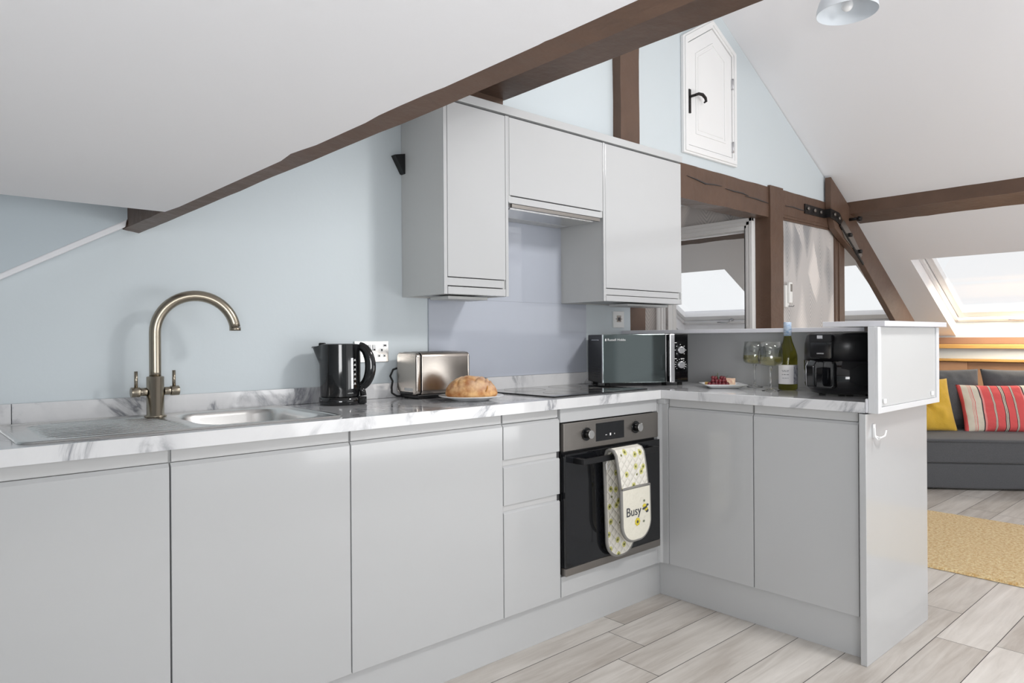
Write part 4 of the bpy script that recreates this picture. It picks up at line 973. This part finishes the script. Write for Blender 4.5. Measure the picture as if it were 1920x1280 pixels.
# toaster
def toaster():
    r = root('toaster', 'brushed steel two-slice toaster between kettle and bread', 'toaster', (-.905, -.162, ZT))
    m = MB(); prof = rrect(-.215, -.075 - .004, .925, 1.090, .016, 5)   # (y,z)
    prof = rrect(-.232, -.092, .925, 1.090, .020, 6)
    m.prism(prof, 'x', -1.006, -.782, True); build('body', m, 'toast', r, bevel=.003)
    m = MB().prism(rrect(-.230, -.094, .927, 1.088, .018, 6), 'x', -1.030, -1.0065, True); build('end_cap', m, 'toast', r, bevel=.005)
    build('end_cap', MB().prism(rrect(-.230, -.094, .927, 1.088, .018, 6), 'x', -.7815, -.772, True), 'toast', r, bevel=.004)
    build('seam', MB().prism(rrect(-.231, -.093, .926, 1.089, .019, 6), 'x', -1.0065, -1.006), 'blackm', r)
    m = MB(); m.box(-1.02, -.785, -.222, -.102, .9135, .9265); build('base', m, 'blackm', r, bevel=.003)
    for x in (-1.0, -.80):
        for y in (-.21, -.115): build('foot', MB().cyl((x, y, .911), (x, y, .9145), .008, 12), 'mud', r)
    for y in (-.190, -.135): build('bread_slot', MB().box(-.98, -.81, y - .012, y + .012, 1.0885, 1.0908), 'blackm', r)
    build('crumb_tray', MB().box(-1.0335, -1.029, -.205, -.120, .929, .937), 'blackm', r, bevel=.002)
    build('rating_label', MB().box(-1.0308, -1.0296, -.205, -.150, .940, .952), 'boxin', r)
    build('power_cord', MB().tube([(-1.010, -.088, 1.03), (-1.035, -.076, 1.02), (-1.048, -.076, .995), (-1.040, -.080, .975), (-1.046, -.082, .95), (-1.050, -.09, .93), (-1.035, -.10, .918), (-1.015, -.11, .916)], .004, 8), 'mud', r)
toaster()

# bread on a plate
pc = (-.890, -.385)
m = MB().lathe([(0, 0), (.066, 0), (.070, .003), (.095, .010), (.121, .0165), (.1225, .018), (.1205, .019), (.095, .0135), (.070, .007), (0, .006)], 64, (pc[0], pc[1], ZT), cap=False)
tag(build('dinner_plate', m, 'porc'), 'round white plate under the loaf of bread', 'plate')
def loaf():
    rnd = random.Random(5)
    r = root('bread_loaf', 'round crusty bread loaf on the white plate', 'bread', (pc[0] + .002, pc[1] + .0, ZT + .0075), YAW - PI / 2)
    cuts = [(.052, .0), (.066, .0), (.028, .012), (-.03, .02)]
    def f(u, v):
        a = 2 * PI * u; th = v * PI / 2 * 1.16
        rx, ry, rz = .098, .082, .068
        x = rx * math.sin(min(th, PI / 2)) ** .86 * math.cos(a); y = ry * math.sin(min(th, PI / 2)) ** .86 * math.sin(a); z = rz * max(math.cos(th), -.2) + .014
        if th > PI / 2: k = (th - PI / 2) / (.16 * PI / 2); x *= 1 - .12 * k; y *= 1 - .12 * k; z = .014 * (1 - k)
        n = noise.noise(Vector((x, y, z)) * 28) * .003 + noise.noise(Vector((x, y, z)) * 70) * .0013
        x *= 1 + n * 6; z += n * 1.5 if z > .005 else 0
        if z > .02:
            for c, s in cuts:
                d = abs(x - c - s * math.sin(y * 30)); z -= .0055 * math.exp(-(d / .0032) ** 2) * (1 if abs(y) < .07 else .3)
        return (x, y, max(z, 0))
    build('crust', MB().grid(f, 96, 48), 'bread', r, world=False, weld=True)
    m = MB(); pts = []
    for i in range(14):
        a = PI * (.10 + .8 * i / 13); x = .058; pts.append((x + .004 * math.sin(i), -.072 * math.cos(a), .015 + .052 * math.sin(a) * .86))
    build('scored_edge', MB().tube(pts, .0035, 6, sy=.6), 'crumb', r, world=False)
loaf()

# microwave (stands at an angle in the corner)
def microwave():
    th = math.radians(-31.7); r = root('microwave_oven', 'black microwave with mirrored door and two dials in the worktop corner', 'microwave', (-.0225, -.287, ZT), th); r.scale = (1.035, .875, 1.0)
    Lx, D, z0, z1 = .411, .275, .014, .245
    build('casing', MB().box(0.001, Lx - .002, .014, D, z0, z1 - .001), 'blackm', r, world=False, bevel=.004)
    d = build('door', MB().box(.001, .300, .0, .013, z0 + .002, z1), 'mwglass', r, world=False, bevel=.002)
    build('door_edge', MB().box(.301, .334, -.001, .013, z0 + .002, z1), 'black', r, world=False, bevel=.002)
    build('handle', MB().box(.3125, .336, -.030, -.018, z0 + .002, z1), 'silver', d, world=False, bevel=.003)
    build('handle_stand_off', MB().box(.316, .332, -.018, -.001, z0 + .03, z1 - .03), 'blackm', d, world=False)
    c = build('control_panel', MB().box(.337, Lx, .0, .013, z0 + .002, z1), 'black', r, world=False, bevel=.002)
    for z in (.168, .098):
        k = build('dial', MB().cyl((.374, 0, z), (.374, -.020, z), .0165, 32), 'silver', c, world=False, bevel=.0015)
        build('dial_pointer', MB().box(.3732, .3748, -.0206, -.0199, z + .004, z + .015), 'printd', k, world=False)
        for i in range(12 if z < .12 else 7):
            an = math.radians(-45 + i * 270 / (11 if z < .12 else 6)); x = .374 + .026 * math.cos(an); zz = z + .026 * math.sin(an)
            build('dial_mark', MB().box(x - .0022, x + .0022, -.0008, .0001, zz - .0012, zz + .0012), 'print', k, world=False)
    for x, z, w in ((.350, .203, .012), (.350, .127, .012), (.384, .127, .018)): build('print_line', MB().box(x - w / 2, x + w / 2, -.0008, .0001, z - .0014, z + .0014), 'print', c, world=False)
    FR = Matrix(((1, 0, 0), (0, 0, 1), (0, 1, 0))).transposed()
    FR = Matrix(((1, 0, 0), (0, 0, -1), (0, 1, 0)))
    text('lettering', 'Russell Hobbs', .016, (.066, -.0012, z1 - .026), FR, 'print', d, width=.085, label='white lettering on the door')
    build('logo', MB().prism(rrect(.012, .018, z1 - .032, z1 - .020, .0025, 4), 'y', -.0008, .0002), 'print', d, world=False)
    m = MB(); 
    for i in range(6):
        for j in range(5): m.box(-.0006, .0012, .06 + i * .022, .072 + i * .022, .04 + j * .012, .044 + j * .012)
    build('side_vents', m, 'darkgap', r, world=False)
    build('side_vents', MB().box(-.0004, .0012, .08, .20, z1 - .028, z1 - .025), 'silver', r, world=False)
    for x, y in ((.03, .03), (.38, .03), (.03, .25), (.38, .25)): build('foot', MB().cyl((x, y, 0), (x, y, z0 + .001), .012, 14), 'mud', r, world=False)
    build('side_trim', MB().box(-.001, .001, -.001, .013, z0 + .002, z1), 'silver', d, world=False)
microwave()

# cheese plate: N = near corner, along its two sides
Np = Vector((.175, -.765, 0)); e1 = Vector((.069, -.074, 0)).normalized(); e2 = Vector((e1.y * -1, e1.x, 0))
e1 = Vector((.665, -.745, 0)).normalized(); e2 = Vector((.53, .85, 0)).normalized()
def cheese_plate():
    r = root('serving_plate', 'square white plate with turned-up rim holding cheese and grapes', 'plate', (.30, -.72, ZT), math.atan2(e1.y, e1.x))
    def sq(s, z, rad): return (rrect(-s, s, -s, s, rad, 5), z)
    m = MB(); lps = [sq(.058, .0, .012), sq(.066, .002, .014), sq(.086, .0145, .016), sq(.094, .0175, .014), sq(.0935, .019, .014), sq(.085, .0175, .016), sq(.064, .0065, .014)]
    loft(m, lps); n = len(lps[0][0]); m.f.append(list(range(n))); m.mi.append(0); m.sm.append(False); m.f.append([6 * n + i for i in range(n)]); m.mi.append(0); m.sm.append(False)
    build('dish', m, 'porc', r, world=False)
cheese_plate()
PZ = ZT + .0070
c0 = Vector((.30, -.72, 0))
def dirp(a, b): return c0 + e1 * a + Vector((-e1.y, e1.x, 0)) * b
# pale cheese block on the right, yellow slices on the left
p = dirp(.038, -.012); r_ = math.atan2(e1.y, e1.x)
def block(name, lab, cat, p, L, Wd, H, mt, rz, seed, z=PZ):
    r = MB(); rn = random.Random(seed)
    def f(u, v): return (0, 0, 0)
    bm = bmesh.new(); bmesh.ops.create_cube(bm, size=1); bmesh.ops.subdivide_edges(bm, edges=bm.edges, cuts=5, use_grid_fill=True)
    for v in bm.verts:
        v.co = Vector((v.co.x * L, v.co.y * Wd, (v.co.z + .5) * H)); 
        if v.co.z > H * .2: v.co += noise.noise_vector(v.co * 60 + Vector((seed, 0, 0))) * .0018
    me = bpy.data.meshes.new(name); bm.to_mesh(me); bm.free(); me.materials.append(MT[mt])
    o = bpy.data.objects.new(name, me); COL.objects.link(o); o.location = (p.x, p.y, z); o.rotation_euler = (0, 0, rz); return tag(o, lab, cat)
block('cheese_block', 'pale pink-flecked cheese block on the right of the square plate', 'cheese', dirp(.030, .020), .056, .036, .034, 'stilton', r_ - .1, 3)
block('cheese_slice', 'yellow cheese wedge on the left of the square plate', 'cheese', dirp(-.046, .038), .048, .026, .016, 'cheese', r_ + .1, 8)
# grapes
def grapes():
    c = dirp(-.022, .0); r = root('grape_bunch', 'small bunch of dark red grapes in the middle of the square plate', 'grapes', (c.x, c.y, PZ), r_)
    rn = random.Random(11); pos = []
    def put(x, y, z, s=.0092):
        pos.append((x, y, z)); m = MB().ell((0, 0, 0), s, s, s * rn.uniform(1.0, 1.18), 16, 10)
        o = build('grape', m, 'grape', r, world=False); o.location = (x, y, z); o.rotation_euler = (rn.uniform(-1, 1), rn.uniform(-1, 1), 0)
    for i in range(6): put(-.040 + i * .0158 + rn.uniform(-.002, .002), -.022 + rn.uniform(-.003, .003), .0095)
    for i in range(6): put(-.036 + i * .0155, -.004 + rn.uniform(-.002, .002), .0100)
    for i in range(5): put(-.030 + i * .0158, .014, .0100)
    for x, y, z in ((-.024, -.014, .0235), (-.008, -.015, .0225), (.008, -.014, .024), (.024, -.012, .0235), (-.016, .002, .025), (.0, .002, .024), (.016, .002, .0255), (.032, .0, .022)): put(x, y, z)
    for x, y, z in ((-.022, -.006, .0375), (.016, -.006, .038), (.028, -.004, .0345), (-.010, -.004, .036)): put(x, y, z)
    st = [(0, 0, .02), (.001, -.002, .04), (-.001, -.004, .052), (.001, -.003, .060)]
    build('stalk', MB().tube(st, [.0016, .0014, .0012, .0018], 8), 'stem', r, world=False)
    build('stalk', MB().tube([(-.001, -.003, .046), (-.008, -.004, .050)], .001, 6), 'stem', r, world=False)
    build('stalk', MB().tube([(.0, -.003, .038), (-.014, -.005, .037)], .001, 6), 'stem', r, world=False)
    build('stalk', MB().tube([(.002, -.003, .036), (.040, .004, .040), (.044, .004, .046)], .001, 6), 'stem', r, world=False)
grapes()

# wine glasses
def wine_glass(x, y, lab, lev=.145):
    r = root('wine_glass', lab, 'wine glass', (x, y, ZT), 0, 'wine glasses on the peninsula')
    st = [(.0, .0), (.036, .0), (.037, .0012), (.030, .003), (.010, .0065), (.0045, .012), (.0036, .03), (.0034, .075), (.0040, .092), (.0085, .1010), (.0, .1030)]
    build('stem', MB().lathe(st, 32, cap=False), 'solidglass', r, world=False, weld=True)
    out = [(.0, .1035), (.022, .1045), (.040, .1085), (.0485, .117), (.0515, .130), (.0508, .150), (.0475, .178), (.0425, .207)]
    inn = [(.0414, .207), (.0464, .178), (.0496, .150), (.0503, .130), (.0474, .1182), (.0390, .1108), (.022, .1066), (.0, .1055)]
    build('bowl', MB().lathe(out + inn, 48, cap=False), 'glass', r, world=False, weld=True)
    wi = [(.0, .1057), (.0219, .1068), (.0388, .111), (.0471, .1184), (.05, .130), (.0494, lev), (.0, lev)]
    build('white_wine', MB().lathe(wi, 48, cap=False), 'wine', r, world=False)
wine_glass(.440, -.800, 'wine glass of white wine farther left, behind the other one')
wine_glass(.2706, -.967, 'wine glass of white wine in front of the bottle', .1435)
# bottle
def bottle():
    r = root('wine_bottle', 'green glass bottle of white wine with blue-white capsule', 'bottle', (.372, -.992, ZT), 0)
    out = [(0, .004), (.030, .0), (.0375, .002), (.0395, .007), (.0395, .135), (.0385, .150), (.034, .168), (.026, .190), (.019, .210), (.0150, .228), (.0146, .270), (.0155, .287), (.0, .287)]
    build('glass_body', MB().lathe(out, 48, cap=False), 'bottle', r, world=False)
    build('capsule', MB().lathe([(.0153, .232), (.0158, .232), (.0160, .288), (.0150, .291), (0, .291)], 40, cap=False), 'capsule', r, world=False)
    va = math.atan2(-2.4498 + .992, -2.5407 - .372)
    def arc(name, a0, a1, z0, z1, mt, rr=.0399):
        m = MB().grid(lambda u, v: (rr * math.cos(a0 + (a1 - a0) * u), rr * math.sin(a0 + (a1 - a0) * u), z0 + (z1 - z0) * v), 24, 1)
        m2 = MB().grid(lambda u, v: ((rr - .0003) * math.cos(a0 + (a1 - a0) * u), (rr - .0003) * math.sin(a0 + (a1 - a0) * u), z0 + (z1 - z0) * v), 24, 1)
        o0 = len(m.v); m.add(m2.v, m2.f, True); return build(name, m, mt, r, world=False)
    lb = arc('label', va - 1.25, va + .62, .026, .108, 'label')
    arc('label_pattern', va + .62, va + 1.45, .026, .108, 'labelp')
    for z, w, s in ((.084, .030, 0), (.079, .024, 1), (.067, .030, 0), (.052, .026, 1)):
        a = va - .25; n_ = Vector((math.cos(a), math.sin(a), 0)); 
        hw = w / 2 / .0402; mm = MB()
        k = 12
        for i in range(k):
            if (i * 7 + s) % 5 == 4: continue
            aa = a - hw + 2 * hw * i / k; ab = aa + 2 * hw / k * .62; rr = .04035
            h = .0011 if s else .0016
            mm.add([(rr * math.cos(q), rr * math.sin(q), zz) for zz in (z - h, z + h) for q in (aa, ab)], [(0, 1, 3, 2)])
        build('label_print', mm, 'printd', lb, world=False)
bottle()

# air fryer
def fryer():
    ang = math.radians(168)
    r = root('air_fryer', 'glossy black air fryer with pull-out basket at the end of the bar', 'air fryer', (.308, -1.262, ZT), ang)
    def oval(rx, z, k=2.6, fr=1.0):
        out = []
        for i in range(48):
            a = 2 * PI * i / 48; c, s = math.cos(a), math.sin(a)
            out.append((rx * math.copysign(abs(c) ** (2 / k), c), rx * .93 * math.copysign(abs(s) ** (2 / k), s)))
        return (out, z)
    m = MB(); lps = [oval(.105, .005), oval(.125, .010), oval(.143, .034), oval(.147, .06), oval(.147, .135)]
    loft(m, lps); n = 48; m.f.append(list(range(n))); m.mi.append(0); m.sm.append(False); m.f.append([4 * n + i for i in range(n)]); m.mi.append(0); m.sm.append(False)
    build('lower_body', m, 'black', r, world=False)
    m = MB(); lps = [oval(.146, .1355), oval(.144, .20), oval(.138, .232), oval(.125, .241), oval(.09, .243)]
    loft(m, lps); m.f.append(list(range(n))); m.mi.append(0); m.sm.append(False); m.f.append([4 * n + i for i in range(n)]); m.mi.append(0); m.sm.append(False)
    build('upper_body', m, 'blackm', r, world=False)
    # front: +x local
    build('control_face', MB().prism(rrect(-.048, .048, .142, .236, .01, 4), 'x', .128, .152), 'black', r, world=False, bevel=.003)
    build('display_window', MB().prism(rrect(-.030, .030, .158, .204, .008, 4), 'x', .1521, .1535), 'ovenglass', r, world=False)
    build('trim_panel', MB().prism(rrect(-.050, .050, .206, .238, .006, 4), 'x', .140, .1560), 'blackm', r, world=False, bevel=.003)
    build('badge', MB().box(.1562, .1570, -.012, .012, .2205, .233), 'silver', r, world=False)
    FX = Matrix(((0, 0, 1), (1, 0, 0), (0, 1, 0)))
    text('lettering', 'DAEWOO', .010, (.1540, 0.0, .163), FX, 'print', r, width=.030)
    bk = build('basket_front', MB().prism(rrect(-.060, .060, .030, .134, .014, 5), 'x', .120, .158), 'black', r, world=False, bevel=.004)
    build('basket_window', MB().prism(rrect(-.036, .036, .046, .110, .010, 5), 'x', .1582, .1590), 'ovenglass', bk, world=False)
    m = MB(); m.prism([(.156, .134), (.200, .136), (.218, .118), (.216, .040), (.205, .032), (.196, .040), (.196, .105), (.156, .108)], 'y', -.017, .017); 
    build('handle', m, 'black', bk, world=False, bevel=.004, bseg=3)
    build('handle_trim', MB().tube([(.202, -.018, .134), (.2145, -.018, .116), (.212, -.018, .042), (.204, -.018, .036)], .0018, 6), 'silver', bk, world=False)
    for a in range(4):
        x, y = .085 * math.cos(a * PI / 2 + .78), .085 * math.sin(a * PI / 2 + .78); build('foot', MB().cyl((x, y, 0), (x, y, .013), .013, 14), 'mud', r, world=False)
fryer()

# ================================================================== LIVING AREA
SD = Vector((.645, -.764, 0)).normalized(); SN = Vector((-.764, -.645, 0)).normalized()   # along the sofa, outwards from its front
sa = math.atan2(SD.y, SD.x)
def soft_box(name, x0, x1, y0, y1, z0, z1, mt, parent, bev=.03, amp=.006, seed=0, bulge=0.0):
    bm = bmesh.new(); bmesh.ops.create_cube(bm, size=1)
    bmesh.ops.subdivide_edges(bm, edges=bm.edges, cuts=11, use_grid_fill=True)
    for v in bm.verts:
        p = v.co.copy(); k = (1 - (2 * p.x) ** 4) * (1 - (2 * p.y) ** 4)
        v.co = Vector((x0 + (x1 - x0) * (p.x + .5), y0 + (y1 - y0) * (p.y + .5), z0 + (z1 - z0) * (p.z + .5) + (bulge * k if p.z > .4 else 0)))
        d = noise.noise_vector(v.co * 3 + Vector((seed, 0, 0))) * amp
        v.co += d
    me = bpy.data.meshes.new(name); bm.to_mesh(me); bm.free(); me.materials.append(MT[mt])
    for p in me.polygons: p.use_smooth = True
    o = bpy.data.objects.new(name, me); COL.objects.link(o); o.parent = parent; o['_w'] = tuple(parent['_w'])
    b = o.modifiers.new('b', 'BEVEL'); b.width = bev; b.segments = 3; b.limit_method = 'ANGLE'; b.angle_limit = math.radians(50)
    return o
sr = root('sofa', 'charcoal grey fabric sofa bed set at an angle under the roof window', 'sofa', (3.168, -.603, 0), sa)
# local: x along the sofa, y = depth towards the back (left-hand normal)
LS = 1.75
soft_box('seat_cushion', 0, LS, .0, .74, .20, .372, 'sofa', sr, .03, .004, 1, .012)
soft_box('base', .004, LS, .006, .74, .012, .196, 'sofa', sr, .015, .003, 2)
for x in (.1, LS - .1):
    for y in (.08, .66): build('foot', MB().cyl((x, y, 0), (x, y, .02), .02, 12), 'mud', sr, world=False)
build('piping', MB().tube([(0.01, -.004, .358), (LS / 3, -.006, .360), (LS * 2 / 3, -.005, .358), (LS - .01, -.004, .356)], .005, 6), 'sofa', sr, world=False)
soft_box('back_frame', 0.02, LS, .70, .745, .2, .50, 'sofa', sr, .03, .003, 5)
def cushion(name, lab, cat, mt, w, h, t, loc, tilt, rz, roll=0, fold=.006, seed=0, button=False, group=None, pinch=.05, n=36):
    def f(side):
        def g(u, v):
            x = (u - .5); z = (v - .5)
            ed = (1 - abs(2 * x) ** 2.6) * (1 - abs(2 * z) ** 2.6); th = t / 2 * max(ed, 0) ** .55
            cx = x * w * (1 - pinch * (1 - (2 * z) ** 2) * (2 * x) ** 2); cz = z * h * (1 - pinch * (1 - (2 * x) ** 2) * (2 * z) ** 2)
            nn = noise.noise(Vector((x * 5 + seed, z * 5, side))) * fold * 1.5 + noise.noise(Vector((x * 13 + seed, z * 13, side))) * fold * .5
            if button:
                rr = math.hypot(x, z); th -= t * .30 * math.exp(-(rr / .07) ** 2); a = math.atan2(z, x); nn += fold * 1.4 * math.sin(a * 6 + seed) * math.exp(-(rr / .3) ** 2)
            return (cx, -side * (th + nn * min(1, max(ed, 0) * 3)), cz + h / 2)
        return g
    m = MB().grid(f(1), n, n); m.grid(f(-1), n, n)
    me_o = build(name, m, mt, weld=True, recenter=False)
    me_o.location = loc; me_o.rotation_euler = (tilt, roll, rz); tag(me_o, lab, cat, group); me_o['_w'] = tuple(loc)
    return me_o
def sofa_pt(a, d, z): p = Vector((3.168, -.603, 0)) + SD * a - SN * d; return (p.x, p.y, z)
cushion('back_cushion', 'charcoal back cushion of the sofa behind the mustard cushion', 'cushion', 'sofa', .64, .50, .20, sofa_pt(.41, .58, .372), math.radians(-12), sa, 0, .012, 3, group=None)
cushion('back_cushion', 'charcoal back cushion of the sofa behind the red striped cushion', 'cushion', 'sofa', .66, .50, .20, sofa_pt(1.075, .58, .372), math.radians(-12), sa, 0, .012, 9)
yc = cushion('mustard_cushion', 'mustard yellow button-tufted cushion leaning on the sofa', 'cushion', 'yellow', .43, .435, .15, sofa_pt(.235, .41, .374), math.radians(-20), sa, math.radians(-2), .008, 5, True)
build('button', MB().ell((0, -.046, .215), .012, .006, .012, 14, 8), 'yellow', yc, world=False)
sc_ = cushion('striped_cushion', 'red cushion with black and cream stripes lying against the sofa back', 'cushion', 'stripe', .60, .395, .14, sofa_pt(.80, .41, .374), math.radians(-22), sa, 0, .007, 21)
sc_.rotation_euler = (math.radians(-22), 0, sa)

# rug
def rug():
    x0, x1, y0, y1 = 1.285, 2.50, -3.0, -.72; nx, ny = 90, 160
    def f(u, v):
        x = x0 + (x1 - x0) * u; y = y0 + (y1 - y0) * v
        e = .006 * noise.noise(Vector((y * 9, 0, 1))) + .004 * noise.noise(Vector((y * 40, 0, 1)))
        if u < .001 or u > .999: x += e
        z = .013 + .0022 * noise.noise(Vector((x * 60, y * 60, 0))) if .001 < u < .999 and .001 < v < .999 else .002
        return (x, y, z)
    m = MB().grid(f, nx, ny); m.box(x0 + .005, x1 - .005, y0, y1, .0005, .003)
    tag(build('rug', m, 'rug'), 'mustard and cream woven rug on the grey floor before the sofa', 'rug')
rug()

# pendant lamp
lx, ly, lz = 1.045, -.975, 2.745
r = root('pendant_lamp', 'white dome pendant lamp hanging at the top edge of the picture', 'pendant lamp', (lx, ly, lz))
sh = [(.142, 0), (.1425, .003), (.139, .03), (.128, .065), (.105, .095), (.07, .115), (.035, .124), (.028, .126), (.028, .124), (.035, .121), (.07, .112), (.103, .092), (.1255, .063), (.1365, .029), (.1395, .003), (.1395, 0), (.142, 0)]
build('lamp_shade', MB().lathe(sh, 64, (lx, ly, lz), cap=False), 'lampshade', r)
build('bulb_holder', MB().lathe([(0, .05), (.016, .05), (.02, .07), (.02, .13), (.030, .13), (.030, .155), (.012, .165), (0, .165)], 32, (lx, ly, lz), cap=False), 'remote', r)
build('bulb', MB().ell((lx, ly, lz + .04), .028, .028, .032, 24, 14), 'porc', r)
build('cord', MB().cyl((lx, ly, lz + .16), (lx, ly, zl(lx) - .012), .003, 8), 'remote', r)
build('ceiling_rose', MB().lathe([(0, -.03), (.03, -.03), (.045, -.012), (.048, .0), (0, .0)], 32, (lx, ly, zl(lx) - .002), cap=False), 'remote', r)

for o in bpy.data.objects:
    if '_w' in o: del o['_w']
